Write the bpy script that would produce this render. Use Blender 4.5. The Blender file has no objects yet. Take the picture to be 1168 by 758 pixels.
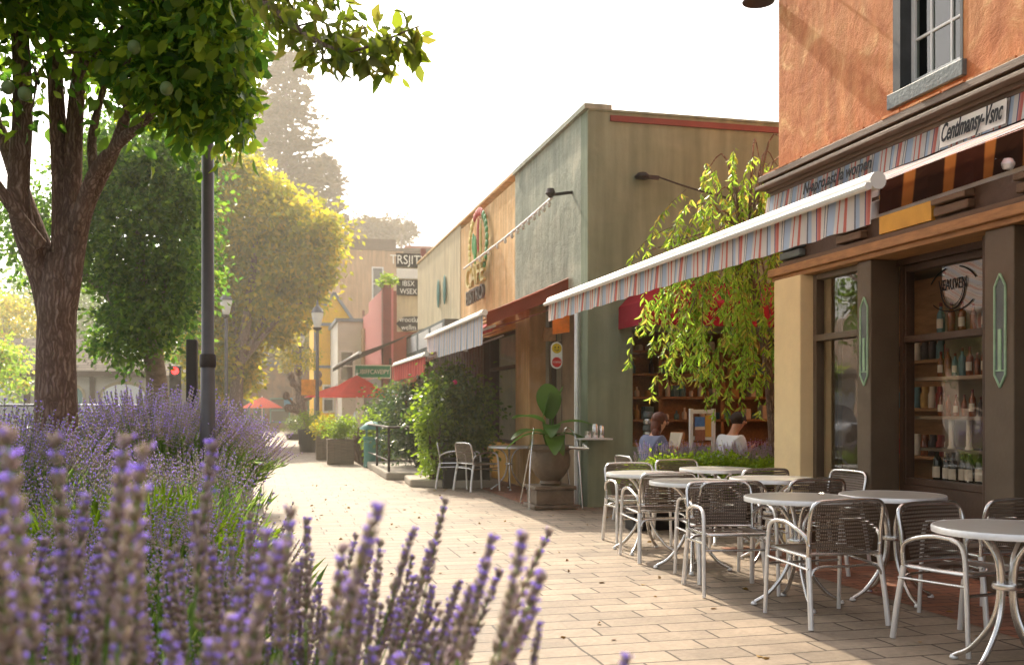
import bpy, math, random
import numpy as np
from mathutils import Vector, Matrix, Euler
R = math.radians
PI = math.pi
rnd = random.Random(7)
scene = bpy.context.scene
COL = scene.collection
WL = {}            # world location of every empty / parent (no rotation at build time)

# ---------------------------------------------------------------- materials
def newmat(name):
    m = bpy.data.materials.new(name); m.use_nodes = True
    nt = m.node_tree
    return m, nt, nt.nodes['Principled BSDF']

def N(nt, t, **kw):
    n = nt.nodes.new(t)
    for k, v in kw.items():
        if k in n.inputs: n.inputs[k].default_value = v
        else: setattr(n, k, v)
    return n

def mat(name, col, rough=.7, metal=0., var=.25, scale=6., bump=.0, bscale=30., spec=.4, col2=None, coord='Object', stretch=(1,1,1)):
    m, nt, b = newmat(name)
    L = nt.links.new
    tc = N(nt, 'ShaderNodeTexCoord'); mp = N(nt, 'ShaderNodeMapping'); mp.inputs['Scale'].default_value = stretch
    L(tc.outputs[coord], mp.inputs['Vector'])
    no = N(nt, 'ShaderNodeTexNoise'); no.inputs['Scale'].default_value = scale; no.inputs['Detail'].default_value = 6
    no.inputs['Roughness'].default_value = .62
    L(mp.outputs[0], no.inputs['Vector'])
    rp = N(nt, 'ShaderNodeValToRGB'); c = rp.color_ramp
    c.elements[0].position = .3; c.elements[1].position = .72
    c2 = col2 or [min(1, x * (1 + var)) for x in col]
    c1 = [x * (1 - var) for x in col]
    c.elements[0].color = (*c1, 1); c.elements[1].color = (*c2, 1)
    L(no.outputs['Fac'], rp.inputs['Fac']); L(rp.outputs['Color'], b.inputs['Base Color'])
    b.inputs['Roughness'].default_value = rough; b.inputs['Metallic'].default_value = metal
    b.inputs['Specular IOR Level'].default_value = spec
    if bump:
        n2 = N(nt, 'ShaderNodeTexNoise'); n2.inputs['Scale'].default_value = bscale; n2.inputs['Detail'].default_value = 5
        L(mp.outputs[0], n2.inputs['Vector'])
        bp = N(nt, 'ShaderNodeBump'); bp.inputs['Strength'].default_value = bump; bp.inputs['Distance'].default_value = .03
        L(n2.outputs['Fac'], bp.inputs['Height']); L(bp.outputs[0], b.inputs['Normal'])
    return m

def stucco(name, cols, bump=.6, sc=1.3, dist=.6):
    m, nt, b = newmat(name); L = nt.links.new
    tc = N(nt, 'ShaderNodeTexCoord')
    n1 = N(nt, 'ShaderNodeTexNoise'); n1.inputs['Scale'].default_value = sc; n1.inputs['Detail'].default_value = 8; n1.inputs['Roughness'].default_value = .62; n1.inputs['Distortion'].default_value = dist
    L(tc.outputs['Object'], n1.inputs['Vector'])
    rp = N(nt, 'ShaderNodeValToRGB'); c = rp.color_ramp
    c.elements[0].position = .32; c.elements[1].position = .7
    c.elements[0].color = (*cols[0], 1); c.elements[1].color = (*cols[-1], 1)
    for i, cc in enumerate(cols[1:-1]):
        e = c.elements.new(.32 + .38 * (i + 1) / (len(cols) - 1)); e.color = (*cc, 1)
    L(n1.outputs['Fac'], rp.inputs['Fac'])
    # rain streaks and grime running down
    mp = N(nt, 'ShaderNodeMapping'); mp.inputs['Scale'].default_value = (3.5, 3.5, .35); L(tc.outputs['Object'], mp.inputs['Vector'])
    n3 = N(nt, 'ShaderNodeTexNoise'); n3.inputs['Scale'].default_value = 2.2; n3.inputs['Detail'].default_value = 6; L(mp.outputs[0], n3.inputs['Vector'])
    mr = N(nt, 'ShaderNodeMapRange'); mr.inputs['From Min'].default_value = .35; mr.inputs['From Max'].default_value = .7
    mr.inputs['To Min'].default_value = .78; mr.inputs['To Max'].default_value = 1.06
    L(n3.outputs['Fac'], mr.inputs['Value'])
    mx = N(nt, 'ShaderNodeVectorMath', operation='SCALE'); L(rp.outputs['Color'], mx.inputs[0]); L(mr.outputs[0], mx.inputs['Scale'])
    L(mx.outputs[0], b.inputs['Base Color'])
    b.inputs['Roughness'].default_value = .88; b.inputs['Specular IOR Level'].default_value = .25
    n2 = N(nt, 'ShaderNodeTexNoise'); n2.inputs['Scale'].default_value = 3.2; n2.inputs['Detail'].default_value = 10; n2.inputs['Roughness'].default_value = .72; n2.inputs['Distortion'].default_value = .4
    L(tc.outputs['Object'], n2.inputs['Vector'])
    bp = N(nt, 'ShaderNodeBump'); bp.inputs['Strength'].default_value = bump; bp.inputs['Distance'].default_value = .06
    L(n2.outputs['Fac'], bp.inputs['Height']); L(bp.outputs[0], b.inputs['Normal'])
    return m

def leafmat(name, cols, trans=.5, rough=.45, spec=.35):
    m, nt, b = newmat(name); L = nt.links.new
    g = N(nt, 'ShaderNodeNewGeometry')
    rp = N(nt, 'ShaderNodeValToRGB'); c = rp.color_ramp
    c.elements[0].position = 0; c.elements[1].position = 1
    c.elements[0].color = (*cols[0], 1); c.elements[1].color = (*cols[-1], 1)
    for i, cc in enumerate(cols[1:-1]):
        e = c.elements.new((i + 1) / (len(cols) - 1)); e.color = (*cc, 1)
    L(g.outputs['Random Per Island'], rp.inputs['Fac']); L(rp.outputs['Color'], b.inputs['Base Color'])
    b.inputs['Roughness'].default_value = rough; b.inputs['Specular IOR Level'].default_value = spec
    tr = N(nt, 'ShaderNodeBsdfTranslucent')
    hs = N(nt, 'ShaderNodeHueSaturation'); hs.inputs['Saturation'].default_value = 1.05; hs.inputs['Value'].default_value = 2.8
    L(rp.outputs['Color'], hs.inputs['Color']); L(hs.outputs[0], tr.inputs['Color'])
    mx = N(nt, 'ShaderNodeMixShader'); mx.inputs[0].default_value = trans
    L(b.outputs[0], mx.inputs[1]); L(tr.outputs[0], mx.inputs[2])
    L(mx.outputs[0], nt.nodes['Material Output'].inputs['Surface'])
    return m

def glassmat(name, tint=(.9, .95, .92), refl=1.0):
    m = bpy.data.materials.new(name); m.use_nodes = True; nt = m.node_tree; nt.nodes.clear(); L = nt.links.new
    out = N(nt, 'ShaderNodeOutputMaterial'); tr = N(nt, 'ShaderNodeBsdfTransparent'); tr.inputs['Color'].default_value = (*tint, 1)
    gl = N(nt, 'ShaderNodeBsdfGlossy'); gl.inputs['Roughness'].default_value = .02
    no = N(nt, 'ShaderNodeTexNoise'); no.inputs['Scale'].default_value = 1.2
    tc = N(nt, 'ShaderNodeTexCoord'); L(tc.outputs['Object'], no.inputs['Vector'])
    bp = N(nt, 'ShaderNodeBump'); bp.inputs['Strength'].default_value = .08; bp.inputs['Distance'].default_value = .1
    L(no.outputs['Fac'], bp.inputs['Height']); L(bp.outputs[0], gl.inputs['Normal'])
    fr = N(nt, 'ShaderNodeFresnel'); fr.inputs['IOR'].default_value = 1.55
    ml = N(nt, 'ShaderNodeMath', operation='MULTIPLY'); ml.inputs[1].default_value = refl; ml.use_clamp = True
    L(fr.outputs[0], ml.inputs[0])
    mx = N(nt, 'ShaderNodeMixShader'); L(ml.outputs[0], mx.inputs[0]); L(tr.outputs[0], mx.inputs[1]); L(gl.outputs[0], mx.inputs[2])
    L(mx.outputs[0], out.inputs['Surface'])
    return m

def emis(name, col, s):
    m, nt, b = newmat(name)
    b.inputs['Base Color'].default_value = (*col, 1); b.inputs['Emission Color'].default_value = (*col, 1); b.inputs['Emission Strength'].default_value = s
    return m

def stripes(name, axis, period, stops, trans=.25, rough=.8):
    """vertical stripes running along one object axis; stops = [(pos, colour)...]"""
    m, nt, b = newmat(name); L = nt.links.new
    tc = N(nt, 'ShaderNodeTexCoord'); sp = N(nt, 'ShaderNodeSeparateXYZ'); L(tc.outputs['Object'], sp.inputs[0])
    a = N(nt, 'ShaderNodeMath', operation='DIVIDE'); a.inputs[1].default_value = period; L(sp.outputs[axis], a.inputs[0])
    f = N(nt, 'ShaderNodeMath', operation='FRACT'); L(a.outputs[0], f.inputs[0])
    rp = N(nt, 'ShaderNodeValToRGB'); c = rp.color_ramp; c.interpolation = 'CONSTANT'
    c.elements[0].position = stops[0][0]; c.elements[0].color = (*stops[0][1], 1)
    c.elements[1].position = stops[1][0]; c.elements[1].color = (*stops[1][1], 1)
    for p, cc in stops[2:]:
        e = c.elements.new(p); e.color = (*cc, 1)
    L(f.outputs[0], rp.inputs['Fac'])
    no = N(nt, 'ShaderNodeTexNoise'); no.inputs['Scale'].default_value = 5; no.inputs['Detail'].default_value = 6; L(tc.outputs['Object'], no.inputs['Vector'])
    mr = N(nt, 'ShaderNodeMapRange'); mr.inputs['To Min'].default_value = .78; mr.inputs['To Max'].default_value = 1.1; L(no.outputs['Fac'], mr.inputs['Value'])
    mx = N(nt, 'ShaderNodeVectorMath', operation='SCALE'); L(rp.outputs['Color'], mx.inputs[0]); L(mr.outputs[0], mx.inputs['Scale'])
    L(mx.outputs[0], b.inputs['Base Color']); b.inputs['Roughness'].default_value = rough
    tr = N(nt, 'ShaderNodeBsdfTranslucent'); L(mx.outputs[0], tr.inputs['Color'])
    ms = N(nt, 'ShaderNodeMixShader'); ms.inputs[0].default_value = trans
    L(b.outputs[0], ms.inputs[1]); L(tr.outputs[0], ms.inputs[2]); L(ms.outputs[0], nt.nodes['Material Output'].inputs['Surface'])
    return m

def cloth(name, col, trans=.3):
    m = mat(name, col, .85, 0, .14, 4, .15, 60)
    nt = m.node_tree; b = nt.nodes['Principled BSDF']; tr = N(nt, 'ShaderNodeBsdfTranslucent'); tr.inputs['Color'].default_value = (*col, 1)
    ms = N(nt, 'ShaderNodeMixShader'); ms.inputs[0].default_value = trans
    nt.links.new(b.outputs[0], ms.inputs[1]); nt.links.new(tr.outputs[0], ms.inputs[2]); nt.links.new(ms.outputs[0], nt.nodes['Material Output'].inputs['Surface'])
    return m

def paving(name, c1, c2, mortar, bw, rh, msize=.008, offset=.5, rot=0., rough=.75, spec=.35):
    m, nt, b = newmat(name); L = nt.links.new
    tc = N(nt, 'ShaderNodeTexCoord'); mp = N(nt, 'ShaderNodeMapping'); mp.inputs['Rotation'].default_value = (0, 0, rot)
    L(tc.outputs['Object'], mp.inputs['Vector'])
    nz = N(nt, 'ShaderNodeTexNoise'); nz.inputs['Scale'].default_value = 1.7; L(mp.outputs[0], nz.inputs['Vector'])
    av = N(nt, 'ShaderNodeVectorMath', operation='MULTIPLY_ADD'); L(nz.outputs['Color'], av.inputs[0]); av.inputs[1].default_value = (.04, .04, 0); L(mp.outputs[0], av.inputs[2])
    br = N(nt, 'ShaderNodeTexBrick'); L(av.outputs[0], br.inputs['Vector'])
    br.inputs['Scale'].default_value = 1; br.inputs['Brick Width'].default_value = bw; br.inputs['Row Height'].default_value = rh
    br.inputs['Mortar Size'].default_value = msize; br.inputs['Mortar Smooth'].default_value = .25; br.offset = offset; br.squash = 1.6; br.squash_frequency = 3; br.offset_frequency = 2
    br.inputs['Color1'].default_value = (*c1, 1); br.inputs['Color2'].default_value = (*c2, 1); br.inputs['Mortar'].default_value = (*mortar, 1); br.inputs['Bias'].default_value = -.1
    n2 = N(nt, 'ShaderNodeTexNoise'); n2.inputs['Scale'].default_value = 1.1; n2.inputs['Detail'].default_value = 9; n2.inputs['Roughness'].default_value = .7; L(mp.outputs[0], n2.inputs['Vector'])
    mr = N(nt, 'ShaderNodeMapRange'); mr.inputs['From Min'].default_value = .3; mr.inputs['From Max'].default_value = .7; mr.inputs['To Min'].default_value = .52; mr.inputs['To Max'].default_value = 1.22; L(n2.outputs['Fac'], mr.inputs['Value'])
    n3 = N(nt, 'ShaderNodeTexNoise'); n3.inputs['Scale'].default_value = 28; n3.inputs['Detail'].default_value = 6; L(mp.outputs[0], n3.inputs['Vector'])
    m3 = N(nt, 'ShaderNodeMapRange'); m3.inputs['To Min'].default_value = .75; m3.inputs['To Max'].default_value = 1.25; L(n3.outputs['Fac'], m3.inputs['Value'])
    mm = N(nt, 'ShaderNodeMath', operation='MULTIPLY'); L(mr.outputs[0], mm.inputs[0]); L(m3.outputs[0], mm.inputs[1])
    mx = N(nt, 'ShaderNodeVectorMath', operation='SCALE'); L(br.outputs['Color'], mx.inputs[0]); L(mm.outputs[0], mx.inputs['Scale'])
    L(mx.outputs[0], b.inputs['Base Color'])
    rr = N(nt, 'ShaderNodeMapRange'); rr.inputs['To Min'].default_value = rough - .2; rr.inputs['To Max'].default_value = rough + .15; L(n2.outputs['Fac'], rr.inputs['Value']); L(rr.outputs[0], b.inputs['Roughness'])
    b.inputs['Specular IOR Level'].default_value = spec
    inv = N(nt, 'ShaderNodeMath', operation='MULTIPLY_ADD'); L(br.outputs['Fac'], inv.inputs[0]); inv.inputs[1].default_value = -1.; L(n3.outputs['Fac'], inv.inputs[2])
    bp = N(nt, 'ShaderNodeBump'); bp.inputs['Strength'].default_value = .7; bp.inputs['Distance'].default_value = .008
    L(inv.outputs[0], bp.inputs['Height']); L(bp.outputs[0], b.inputs['Normal'])
    return m

def rgb(r, g, b):  # sRGB 0-255 to linear
    f = lambda c: ((c / 255 + .055) / 1.055) ** 2.4 if c > 10 else c / 255 / 12.92
    return (f(r), f(g), f(b))

M = {}
M['pave'] = paving('pale_stone_pavers', rgb(158, 142, 124), rgb(136, 123, 108), rgb(80, 70, 60), .44, .22, .0085)
M['brickpave'] = paving('red_brick_pavers', rgb(160, 108, 84), rgb(134, 98, 82), rgb(82, 68, 58), .21, .105, .006)
M['asphalt'] = mat('asphalt', (.06, .06, .062), .9, 0, .3, 3, .4, 120)
M['soil'] = mat('soil', (.045, .034, .022), .95, 0, .4, 8, .9, 25)
M['conc'] = mat('concrete', rgb(168, 160, 146), .85, 0, .18, 4, .35, 50)
M['orange'] = stucco('orange_stucco', [rgb(184, 114, 74), rgb(202, 132, 88), rgb(210, 146, 98), rgb(234, 186, 132)], .8, 2.6, 1.3)  # palest gold blotches put dappled sunlight into the plaster colour
M['olive'] = stucco('olive_stucco', [rgb(128, 140, 118), rgb(138, 149, 127), rgb(146, 156, 134)], .22)
M['greygreen'] = stucco('grey_green_stucco', [rgb(136, 144, 130), rgb(160, 166, 150), rgb(190, 190, 170)], .6)
M['tan'] = stucco('tan_stucco', [rgb(206, 164, 110), rgb(224, 184, 130), rgb(236, 206, 160)], .4)
M['cream'] = stucco('cream_stucco', [rgb(200, 184, 150), rgb(216, 202, 168)], .3)
M['creamp'] = mat('cream_paint', rgb(224, 204, 158), .6, 0, .08, 3, .12, 30)
M['ochre'] = mat('ochre_paint', rgb(206, 158, 66), .6, 0, .15, 3, .1, 30)
M['brown'] = mat('dark_brown_paint', rgb(74, 56, 42), .5, 0, .25, 3, .15, 30, stretch=(1, 1, 1))
M['frame'] = mat('taupe_paint', rgb(96, 84, 68), .45, 0, .15, 3, .1, 30)
M['wood'] = mat('warm_wood', rgb(160, 118, 76), .55, 0, .3, 5, .15, 30, stretch=(6, 1, 6))
M['greywood'] = mat('weathered_wood', rgb(122, 108, 92), .8, 0, .35, 4, .4, 20, stretch=(1, 1, 8))
M['dark'] = mat('dark_interior', rgb(44, 36, 30), .8, 0, .3, 2)
M['interior'] = mat('warm_interior', rgb(140, 122, 98), .8, 0, .3, 2)
M['alu'] = mat('brushed_aluminium', (.72, .72, .72), .24, 1, .1, 30, .05, 100)
M['aluw'] = mat('pale_aluminium', (.86, .87, .88), .38, .55, .06, 20)
M['top'] = mat('grey_laminate', rgb(176, 174, 168), .3, 0, .08, 8, spec=.5)
M['white'] = mat('white_paint', rgb(228, 226, 220), .45, 0, .06, 5)
M['wall_white'] = mat('white_render', rgb(222, 218, 206), .8, 0, .08, 2, .1, 20)
M['iron'] = mat('dark_iron', rgb(62, 56, 54), .5, .3, .2, 8, .1, 40)
M['greyp'] = mat('lamp_grey_paint', rgb(96, 96, 100), .4, .2, .12, 8)
M['teal'] = mat('teal_paint', rgb(64, 128, 120), .45, 0, .2, 6)
M['red'] = cloth('red_canvas', rgb(236, 76, 60), .5)
M['darkred'] = cloth('dark_red_canvas', rgb(168, 36, 48), .25)
M['rust'] = cloth('rust_canvas', rgb(150, 80, 58), .25)
M['blackc'] = cloth('black_canvas', rgb(62, 52, 46), .1)
M['pink'] = mat('pink_boards', rgb(196, 110, 108), .7, 0, .12, 3, .2, 20, stretch=(1, 8, .3))
M['pinkd'] = mat('dark_red_paint', rgb(122, 58, 52), .6, 0, .2, 4)
M['tanb'] = stucco('sandstone_render', [rgb(196, 160, 122), rgb(206, 172, 134)], .2)
M['yellow'] = mat('yellow_boards', rgb(246, 192, 40), .7, 0, .1, 4, .1, 20)
M['trimblue'] = mat('blue_grey_trim', rgb(116, 128, 140), .6, 0, .1, 4)
M['roofm'] = paving('wood_shingles', rgb(118, 108, 98), rgb(92, 86, 78), rgb(48, 44, 42), .6, .3, .03, rough=.9, spec=.05)
M['farbrown'] = paving('far_brick', rgb(150, 118, 92), rgb(128, 100, 80), rgb(120, 104, 90), .5, .2, .02)
M['terra'] = mat('urn_stone', rgb(108, 94, 78), .6, 0, .3, 6, .5, 20)
M['bark'] = mat('rough_bark', rgb(112, 88, 74), .9, 0, .55, 9, 1.0, 26, stretch=(3, 3, .35), col2=rgb(176, 152, 136))
def bark(name, c1, c2, c3):
    m, nt, b = newmat(name); L = nt.links.new
    tc = N(nt, 'ShaderNodeTexCoord'); nz = N(nt, 'ShaderNodeTexNoise'); nz.inputs['Scale'].default_value = 4; nz.inputs['Detail'].default_value = 4; L(tc.outputs['Object'], nz.inputs['Vector'])
    av = N(nt, 'ShaderNodeVectorMath', operation='MULTIPLY_ADD'); L(nz.outputs['Color'], av.inputs[0]); av.inputs[1].default_value = (.16, .16, .5); L(tc.outputs['Object'], av.inputs[2])
    mp = N(nt, 'ShaderNodeMapping'); mp.inputs['Scale'].default_value = (30, 30, 3.4); L(av.outputs[0], mp.inputs['Vector'])
    vo = N(nt, 'ShaderNodeTexVoronoi', feature='DISTANCE_TO_EDGE'); vo.inputs['Scale'].default_value = 1; L(mp.outputs[0], vo.inputs['Vector'])
    n2 = N(nt, 'ShaderNodeTexNoise'); n2.inputs['Scale'].default_value = 2.2; n2.inputs['Detail'].default_value = 8; n2.inputs['Roughness'].default_value = .7; L(mp.outputs[0], n2.inputs['Vector'])
    mr = N(nt, 'ShaderNodeMapRange'); mr.inputs['From Max'].default_value = .42; mr.inputs['To Min'].default_value = .25; L(vo.outputs['Distance'], mr.inputs['Value'])
    mm = N(nt, 'ShaderNodeMath', operation='MULTIPLY'); L(mr.outputs[0], mm.inputs[0]); L(n2.outputs['Fac'], mm.inputs[1])
    rp = N(nt, 'ShaderNodeValToRGB'); c = rp.color_ramp; c.elements[0].position = .02; c.elements[0].color = (*c1, 1); c.elements[1].position = .62; c.elements[1].color = (*c3, 1); e = c.elements.new(.3); e.color = (*c2, 1)
    L(mm.outputs[0], rp.inputs['Fac']); L(rp.outputs['Color'], b.inputs['Base Color']); b.inputs['Roughness'].default_value = .9; b.inputs['Specular IOR Level'].default_value = .2
    bp = N(nt, 'ShaderNodeBump'); bp.inputs['Strength'].default_value = .9; bp.inputs['Distance'].default_value = .035; L(mm.outputs[0], bp.inputs['Height']); L(bp.outputs[0], b.inputs['Normal'])
    return m
M['bark'] = bark('ridged_bark', rgb(76, 60, 52), rgb(140, 118, 104), rgb(188, 168, 156))
M['bark2'] = mat('pale_bark', rgb(156, 142, 128), .9, 0, .4, 6, .9, 20, stretch=(1, 1, 2.5))
M['twig'] = mat('twig_bark', rgb(84, 62, 46), .85, 0, .3, 9, .3, 40)
M['black'] = mat('black_plastic', rgb(30, 28, 28), .5, 0, .2, 6)
M['glass'] = glassmat('window_glass', (.97, .97, .95), .16)
M['glassup'] = glassmat('upper_window_glass', (.3, .36, .3), .14)
M['bottle'] = mat('dark_bottle_glass', (.012, .02, .012), .08, 0, .3, 5, spec=.8)
M['amber'] = mat('amber_bottle_glass', (.25, .07, .015), .1, 0, .4, 5, spec=.8)
M['label'] = mat('paper_label', rgb(216, 206, 184), .8, 0, .08, 10)
M['wine'] = mat('wine_foil', rgb(112, 34, 32), .4, .3, .2, 10)
M['ink'] = mat('black_ink', rgb(14, 12, 14), .7, 0, .1, 10)
M['signgreen'] = mat('street_sign_green', rgb(24, 138, 104), .4, 0, .08, 6)
M['signw'] = mat('sign_white', rgb(240, 240, 232), .5, 0, .04, 6)
M['ornament'] = mat('pale_green_enamel', rgb(150, 186, 154), .4, 0, .2, 12)
M['slate'] = mat('blue_grey_moulding', rgb(98, 108, 108), .55, 0, .25, 5, .2, 30)
M['cornice'] = mat('brown_moulding', rgb(104, 84, 66), .6, 0, .3, 5, .2, 30, stretch=(1, .3, 6))
# woven synthetic wicker: fine horizontal bands with a few see-through gaps
def wicker():
    m, nt, b = newmat('brown_woven_cane'); L = nt.links.new
    tc = N(nt, 'ShaderNodeTexCoord')
    w = N(nt, 'ShaderNodeTexWave', wave_type='BANDS', bands_direction='Z'); w.inputs['Scale'].default_value = 14; w.inputs['Distortion'].default_value = .3
    L(tc.outputs['Object'], w.inputs['Vector'])
    w2 = N(nt, 'ShaderNodeTexWave', wave_type='BANDS', bands_direction='X'); w2.inputs['Scale'].default_value = 22; w2.inputs['Distortion'].default_value = .3
    L(tc.outputs['Object'], w2.inputs['Vector'])
    mu = N(nt, 'ShaderNodeMath', operation='MULTIPLY'); L(w.outputs['Fac'], mu.inputs[0]); L(w2.outputs['Fac'], mu.inputs[1])
    rp = N(nt, 'ShaderNodeValToRGB'); c = rp.color_ramp; c.elements[0].color = (*rgb(70, 58, 50), 1); c.elements[1].color = (*rgb(156, 140, 124), 1)
    L(mu.outputs[0], rp.inputs['Fac']); L(rp.outputs['Color'], b.inputs['Base Color']); b.inputs['Roughness'].default_value = .45
    bp = N(nt, 'ShaderNodeBump'); bp.inputs['Strength'].default_value = .6; bp.inputs['Distance'].default_value = .004; L(mu.outputs[0], bp.inputs['Height']); L(bp.outputs[0], b.inputs['Normal'])
    tr = N(nt, 'ShaderNodeBsdfTransparent'); ms = N(nt, 'ShaderNodeMixShader')
    lt = N(nt, 'ShaderNodeMath', operation='LESS_THAN'); lt.inputs[1].default_value = .17; L(w.outputs['Fac'], lt.inputs[0])
    m5 = N(nt, 'ShaderNodeMath', operation='MULTIPLY'); m5.inputs[1].default_value = .75; L(lt.outputs[0], m5.inputs[0])
    L(m5.outputs[0], ms.inputs[0]); L(b.outputs[0], ms.inputs[1]); L(tr.outputs[0], ms.inputs[2]); L(ms.outputs[0], nt.nodes['Material Output'].inputs['Surface'])
    return m
M['wicker'] = wicker()
cr, sa, lb, gy, db = rgb(240, 232, 224), rgb(224, 128, 112), rgb(196, 212, 232), rgb(130, 132, 140), rgb(84, 98, 140)
M['stripe'] = stripes('striped_awning_canvas', 1, .46, [(0, cr), (.13, sa), (.18, cr), (.27, sa), (.30, cr), (.36, lb), (.52, gy), (.54, cr), (.58, gy), (.6, cr), (.68, sa), (.74, rgb(226, 150, 140)), (.78, db), (.8, cr), (.9, lb), (.97, gy)], .5)
M['stripeb'] = stripes('blue_striped_awning_canvas', 1, .5, [(0, cr), (.12, lb), (.3, gy), (.34, cr), (.5, lb), (.62, cr), (.72, gy), (.76, cr), (.9, lb)], .35)
M['stripered'] = stripes('red_striped_awning_canvas', 1, .34, [(0, rgb(214, 76, 62)), (.3, rgb(232, 120, 96)), (.42, rgb(214, 76, 62)), (.7, rgb(196, 60, 52))], .35)
M['stripemag'] = stripes('crimson_striped_canvas', 0, .3, [(0, rgb(172, 30, 52)), (.28, rgb(198, 60, 78)), (.33, rgb(172, 30, 52)), (.62, rgb(140, 22, 44)), (.66, rgb(172, 30, 52))], .3)
def check_under():
    m, nt, b = newmat('orange_checked_canvas_underside'); L = nt.links.new
    tc = N(nt, 'ShaderNodeTexCoord'); mp = N(nt, 'ShaderNodeMapping'); L(tc.outputs['Object'], mp.inputs['Vector'])
    br = N(nt, 'ShaderNodeTexBrick'); br.inputs['Scale'].default_value = 1; br.inputs['Brick Width'].default_value = .24; br.inputs['Row Height'].default_value = 9
    br.inputs['Mortar Size'].default_value = .04; br.inputs['Mortar Smooth'].default_value = .3; br.offset = .2
    sp = N(nt, 'ShaderNodeSeparateXYZ'); cb = N(nt, 'ShaderNodeCombineXYZ'); L(mp.outputs[0], sp.inputs[0]); L(sp.outputs[0], cb.inputs[0]); L(sp.outputs[2], cb.inputs[1]); L(cb.outputs[0], br.inputs['Vector'])
    br.inputs['Color1'].default_value = (*rgb(84, 44, 30), 1); br.inputs['Color2'].default_value = (*rgb(60, 40, 28), 1); br.inputs['Mortar'].default_value = (*rgb(186, 122, 62), 1)
    L(br.outputs['Color'], b.inputs['Base Color']); b.inputs['Roughness'].default_value = .8
    tr = N(nt, 'ShaderNodeBsdfTranslucent'); L(br.outputs['Color'], tr.inputs['Color']); ms = N(nt, 'ShaderNodeMixShader'); ms.inputs[0].default_value = .5
    L(b.outputs[0], ms.inputs[1]); L(tr.outputs[0], ms.inputs[2]); L(ms.outputs[0], nt.nodes['Material Output'].inputs['Surface'])
    return m
M['check'] = check_under()
M['leaf_big'] = leafmat('broad_leaf', [(.035, .08, .012), (.055, .12, .018), (.10, .17, .02), (.20, .25, .03), (.035, .08, .015), (.14, .20, .02)], .6, .4)
M['leaf_back'] = leafmat('dense_leaf', [(.035, .08, .018), (.055, .12, .02), (.09, .17, .03), (.14, .21, .03), (.04, .08, .02)], .55, .4)
M['leaf_gold'] = leafmat('golden_leaf', [(.16, .17, .02), (.28, .26, .03), (.42, .32, .03), (.14, .16, .02), (.24, .24, .03)], .5, .5)
M['leaf_weep'] = leafmat('willowy_leaf', [(.15, .25, .03), (.24, .36, .05), (.10, .18, .03), (.32, .38, .06), (.32, .22, .06), (.18, .28, .04), (.26, .36, .05), (.16, .25, .04)], .5, .35)
M['leaf_hedge'] = leafmat('glossy_hedge_leaf', [(.03, .07, .012), (.07, .12, .02), (.14, .18, .03), (.04, .08, .015)], .4, .25, .6)
M['leaf_dark'] = leafmat('dark_bush_leaf', [(.015, .04, .015), (.03, .06, .02), (.05, .085, .03)], .3, .3, .5)
M['leaf_lime'] = leafmat('lime_leaf', [(.14, .22, .02), (.22, .30, .03), (.10, .16, .02)], .4, .5)
M['leaf_pine'] = leafmat('pine_needles', [(.09, .075, .03), (.12, .10, .04), (.15, .11, .045)], .2, .7)
M['leaf_banana'] = leafmat('banana_leaf', [(.05, .11, .02), (.07, .14, .025)], .45, .35, .5)
M['lavleaf'] = leafmat('lavender_foliage', [(.12, .19, .05), (.18, .27, .06), (.08, .13, .045), (.24, .32, .07)], .45, .6)
M['lavbud'] = leafmat('lavender_calyx', [(.34, .28, .25), (.42, .36, .33), (.34, .31, .20), (.44, .37, .42), (.28, .22, .16)], .35, .8)
M['lavflower'] = leafmat('lavender_floret', [(.32, .24, .60), (.42, .33, .72), (.48, .38, .72), (.36, .27, .64)], .35, .7)
M['lavdry'] = leafmat('dried_lavender', [(.34, .29, .26), (.42, .37, .33), (.33, .31, .2), (.40, .34, .42)], .3, .8)
M['stem'] = leafmat('lavender_stem', [(.14, .22, .06), (.20, .29, .09)], .4, .6)
M['skin'] = mat('skin', rgb(202, 148, 118), .5, 0, .06, 10)
M['hairr'] = mat('auburn_hair', rgb(92, 44, 24), .5, 0, .3, 40, .4, 90)
M['haird'] = mat('dark_hair', rgb(58, 42, 32), .5, 0, .3, 40, .4, 90)
M['shirtb'] = mat('blue_grey_cotton', rgb(104, 112, 140), .85, 0, .12, 6, .2, 20)
M['shirtw'] = mat('white_cotton', rgb(232, 234, 240), .85, 0, .05, 6, .2, 20)
M['denim'] = mat('denim', rgb(60, 68, 92), .85, 0, .15, 6)
M['redl'] = emis('red_signal_lens', (1, .02, .02), 5); M['greenl'] = emis('green_signal_lens', (.02, .9, .35), 4)
M['carw'] = mat('white_car_paint', rgb(226, 228, 230), .2, 0, .03, 2, spec=.6); M['cars'] = mat('dark_car_paint', rgb(64, 70, 82), .2, .3, .05, 2, spec=.6); M['carc'] = mat('teal_car_paint', rgb(120, 160, 170), .2, .3, .05, 2, spec=.6)
M['carglass'] = mat('car_glass', (.03, .04, .045), .05, 0, .1, 2, spec=.9); M['rubber'] = mat('tyre_rubber', (.02, .02, .02), .8, 0, .1, 9)
M['lampglass'] = mat('frosted_lamp_glass', rgb(226, 222, 210), .3, 0, .05, 6)

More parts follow.
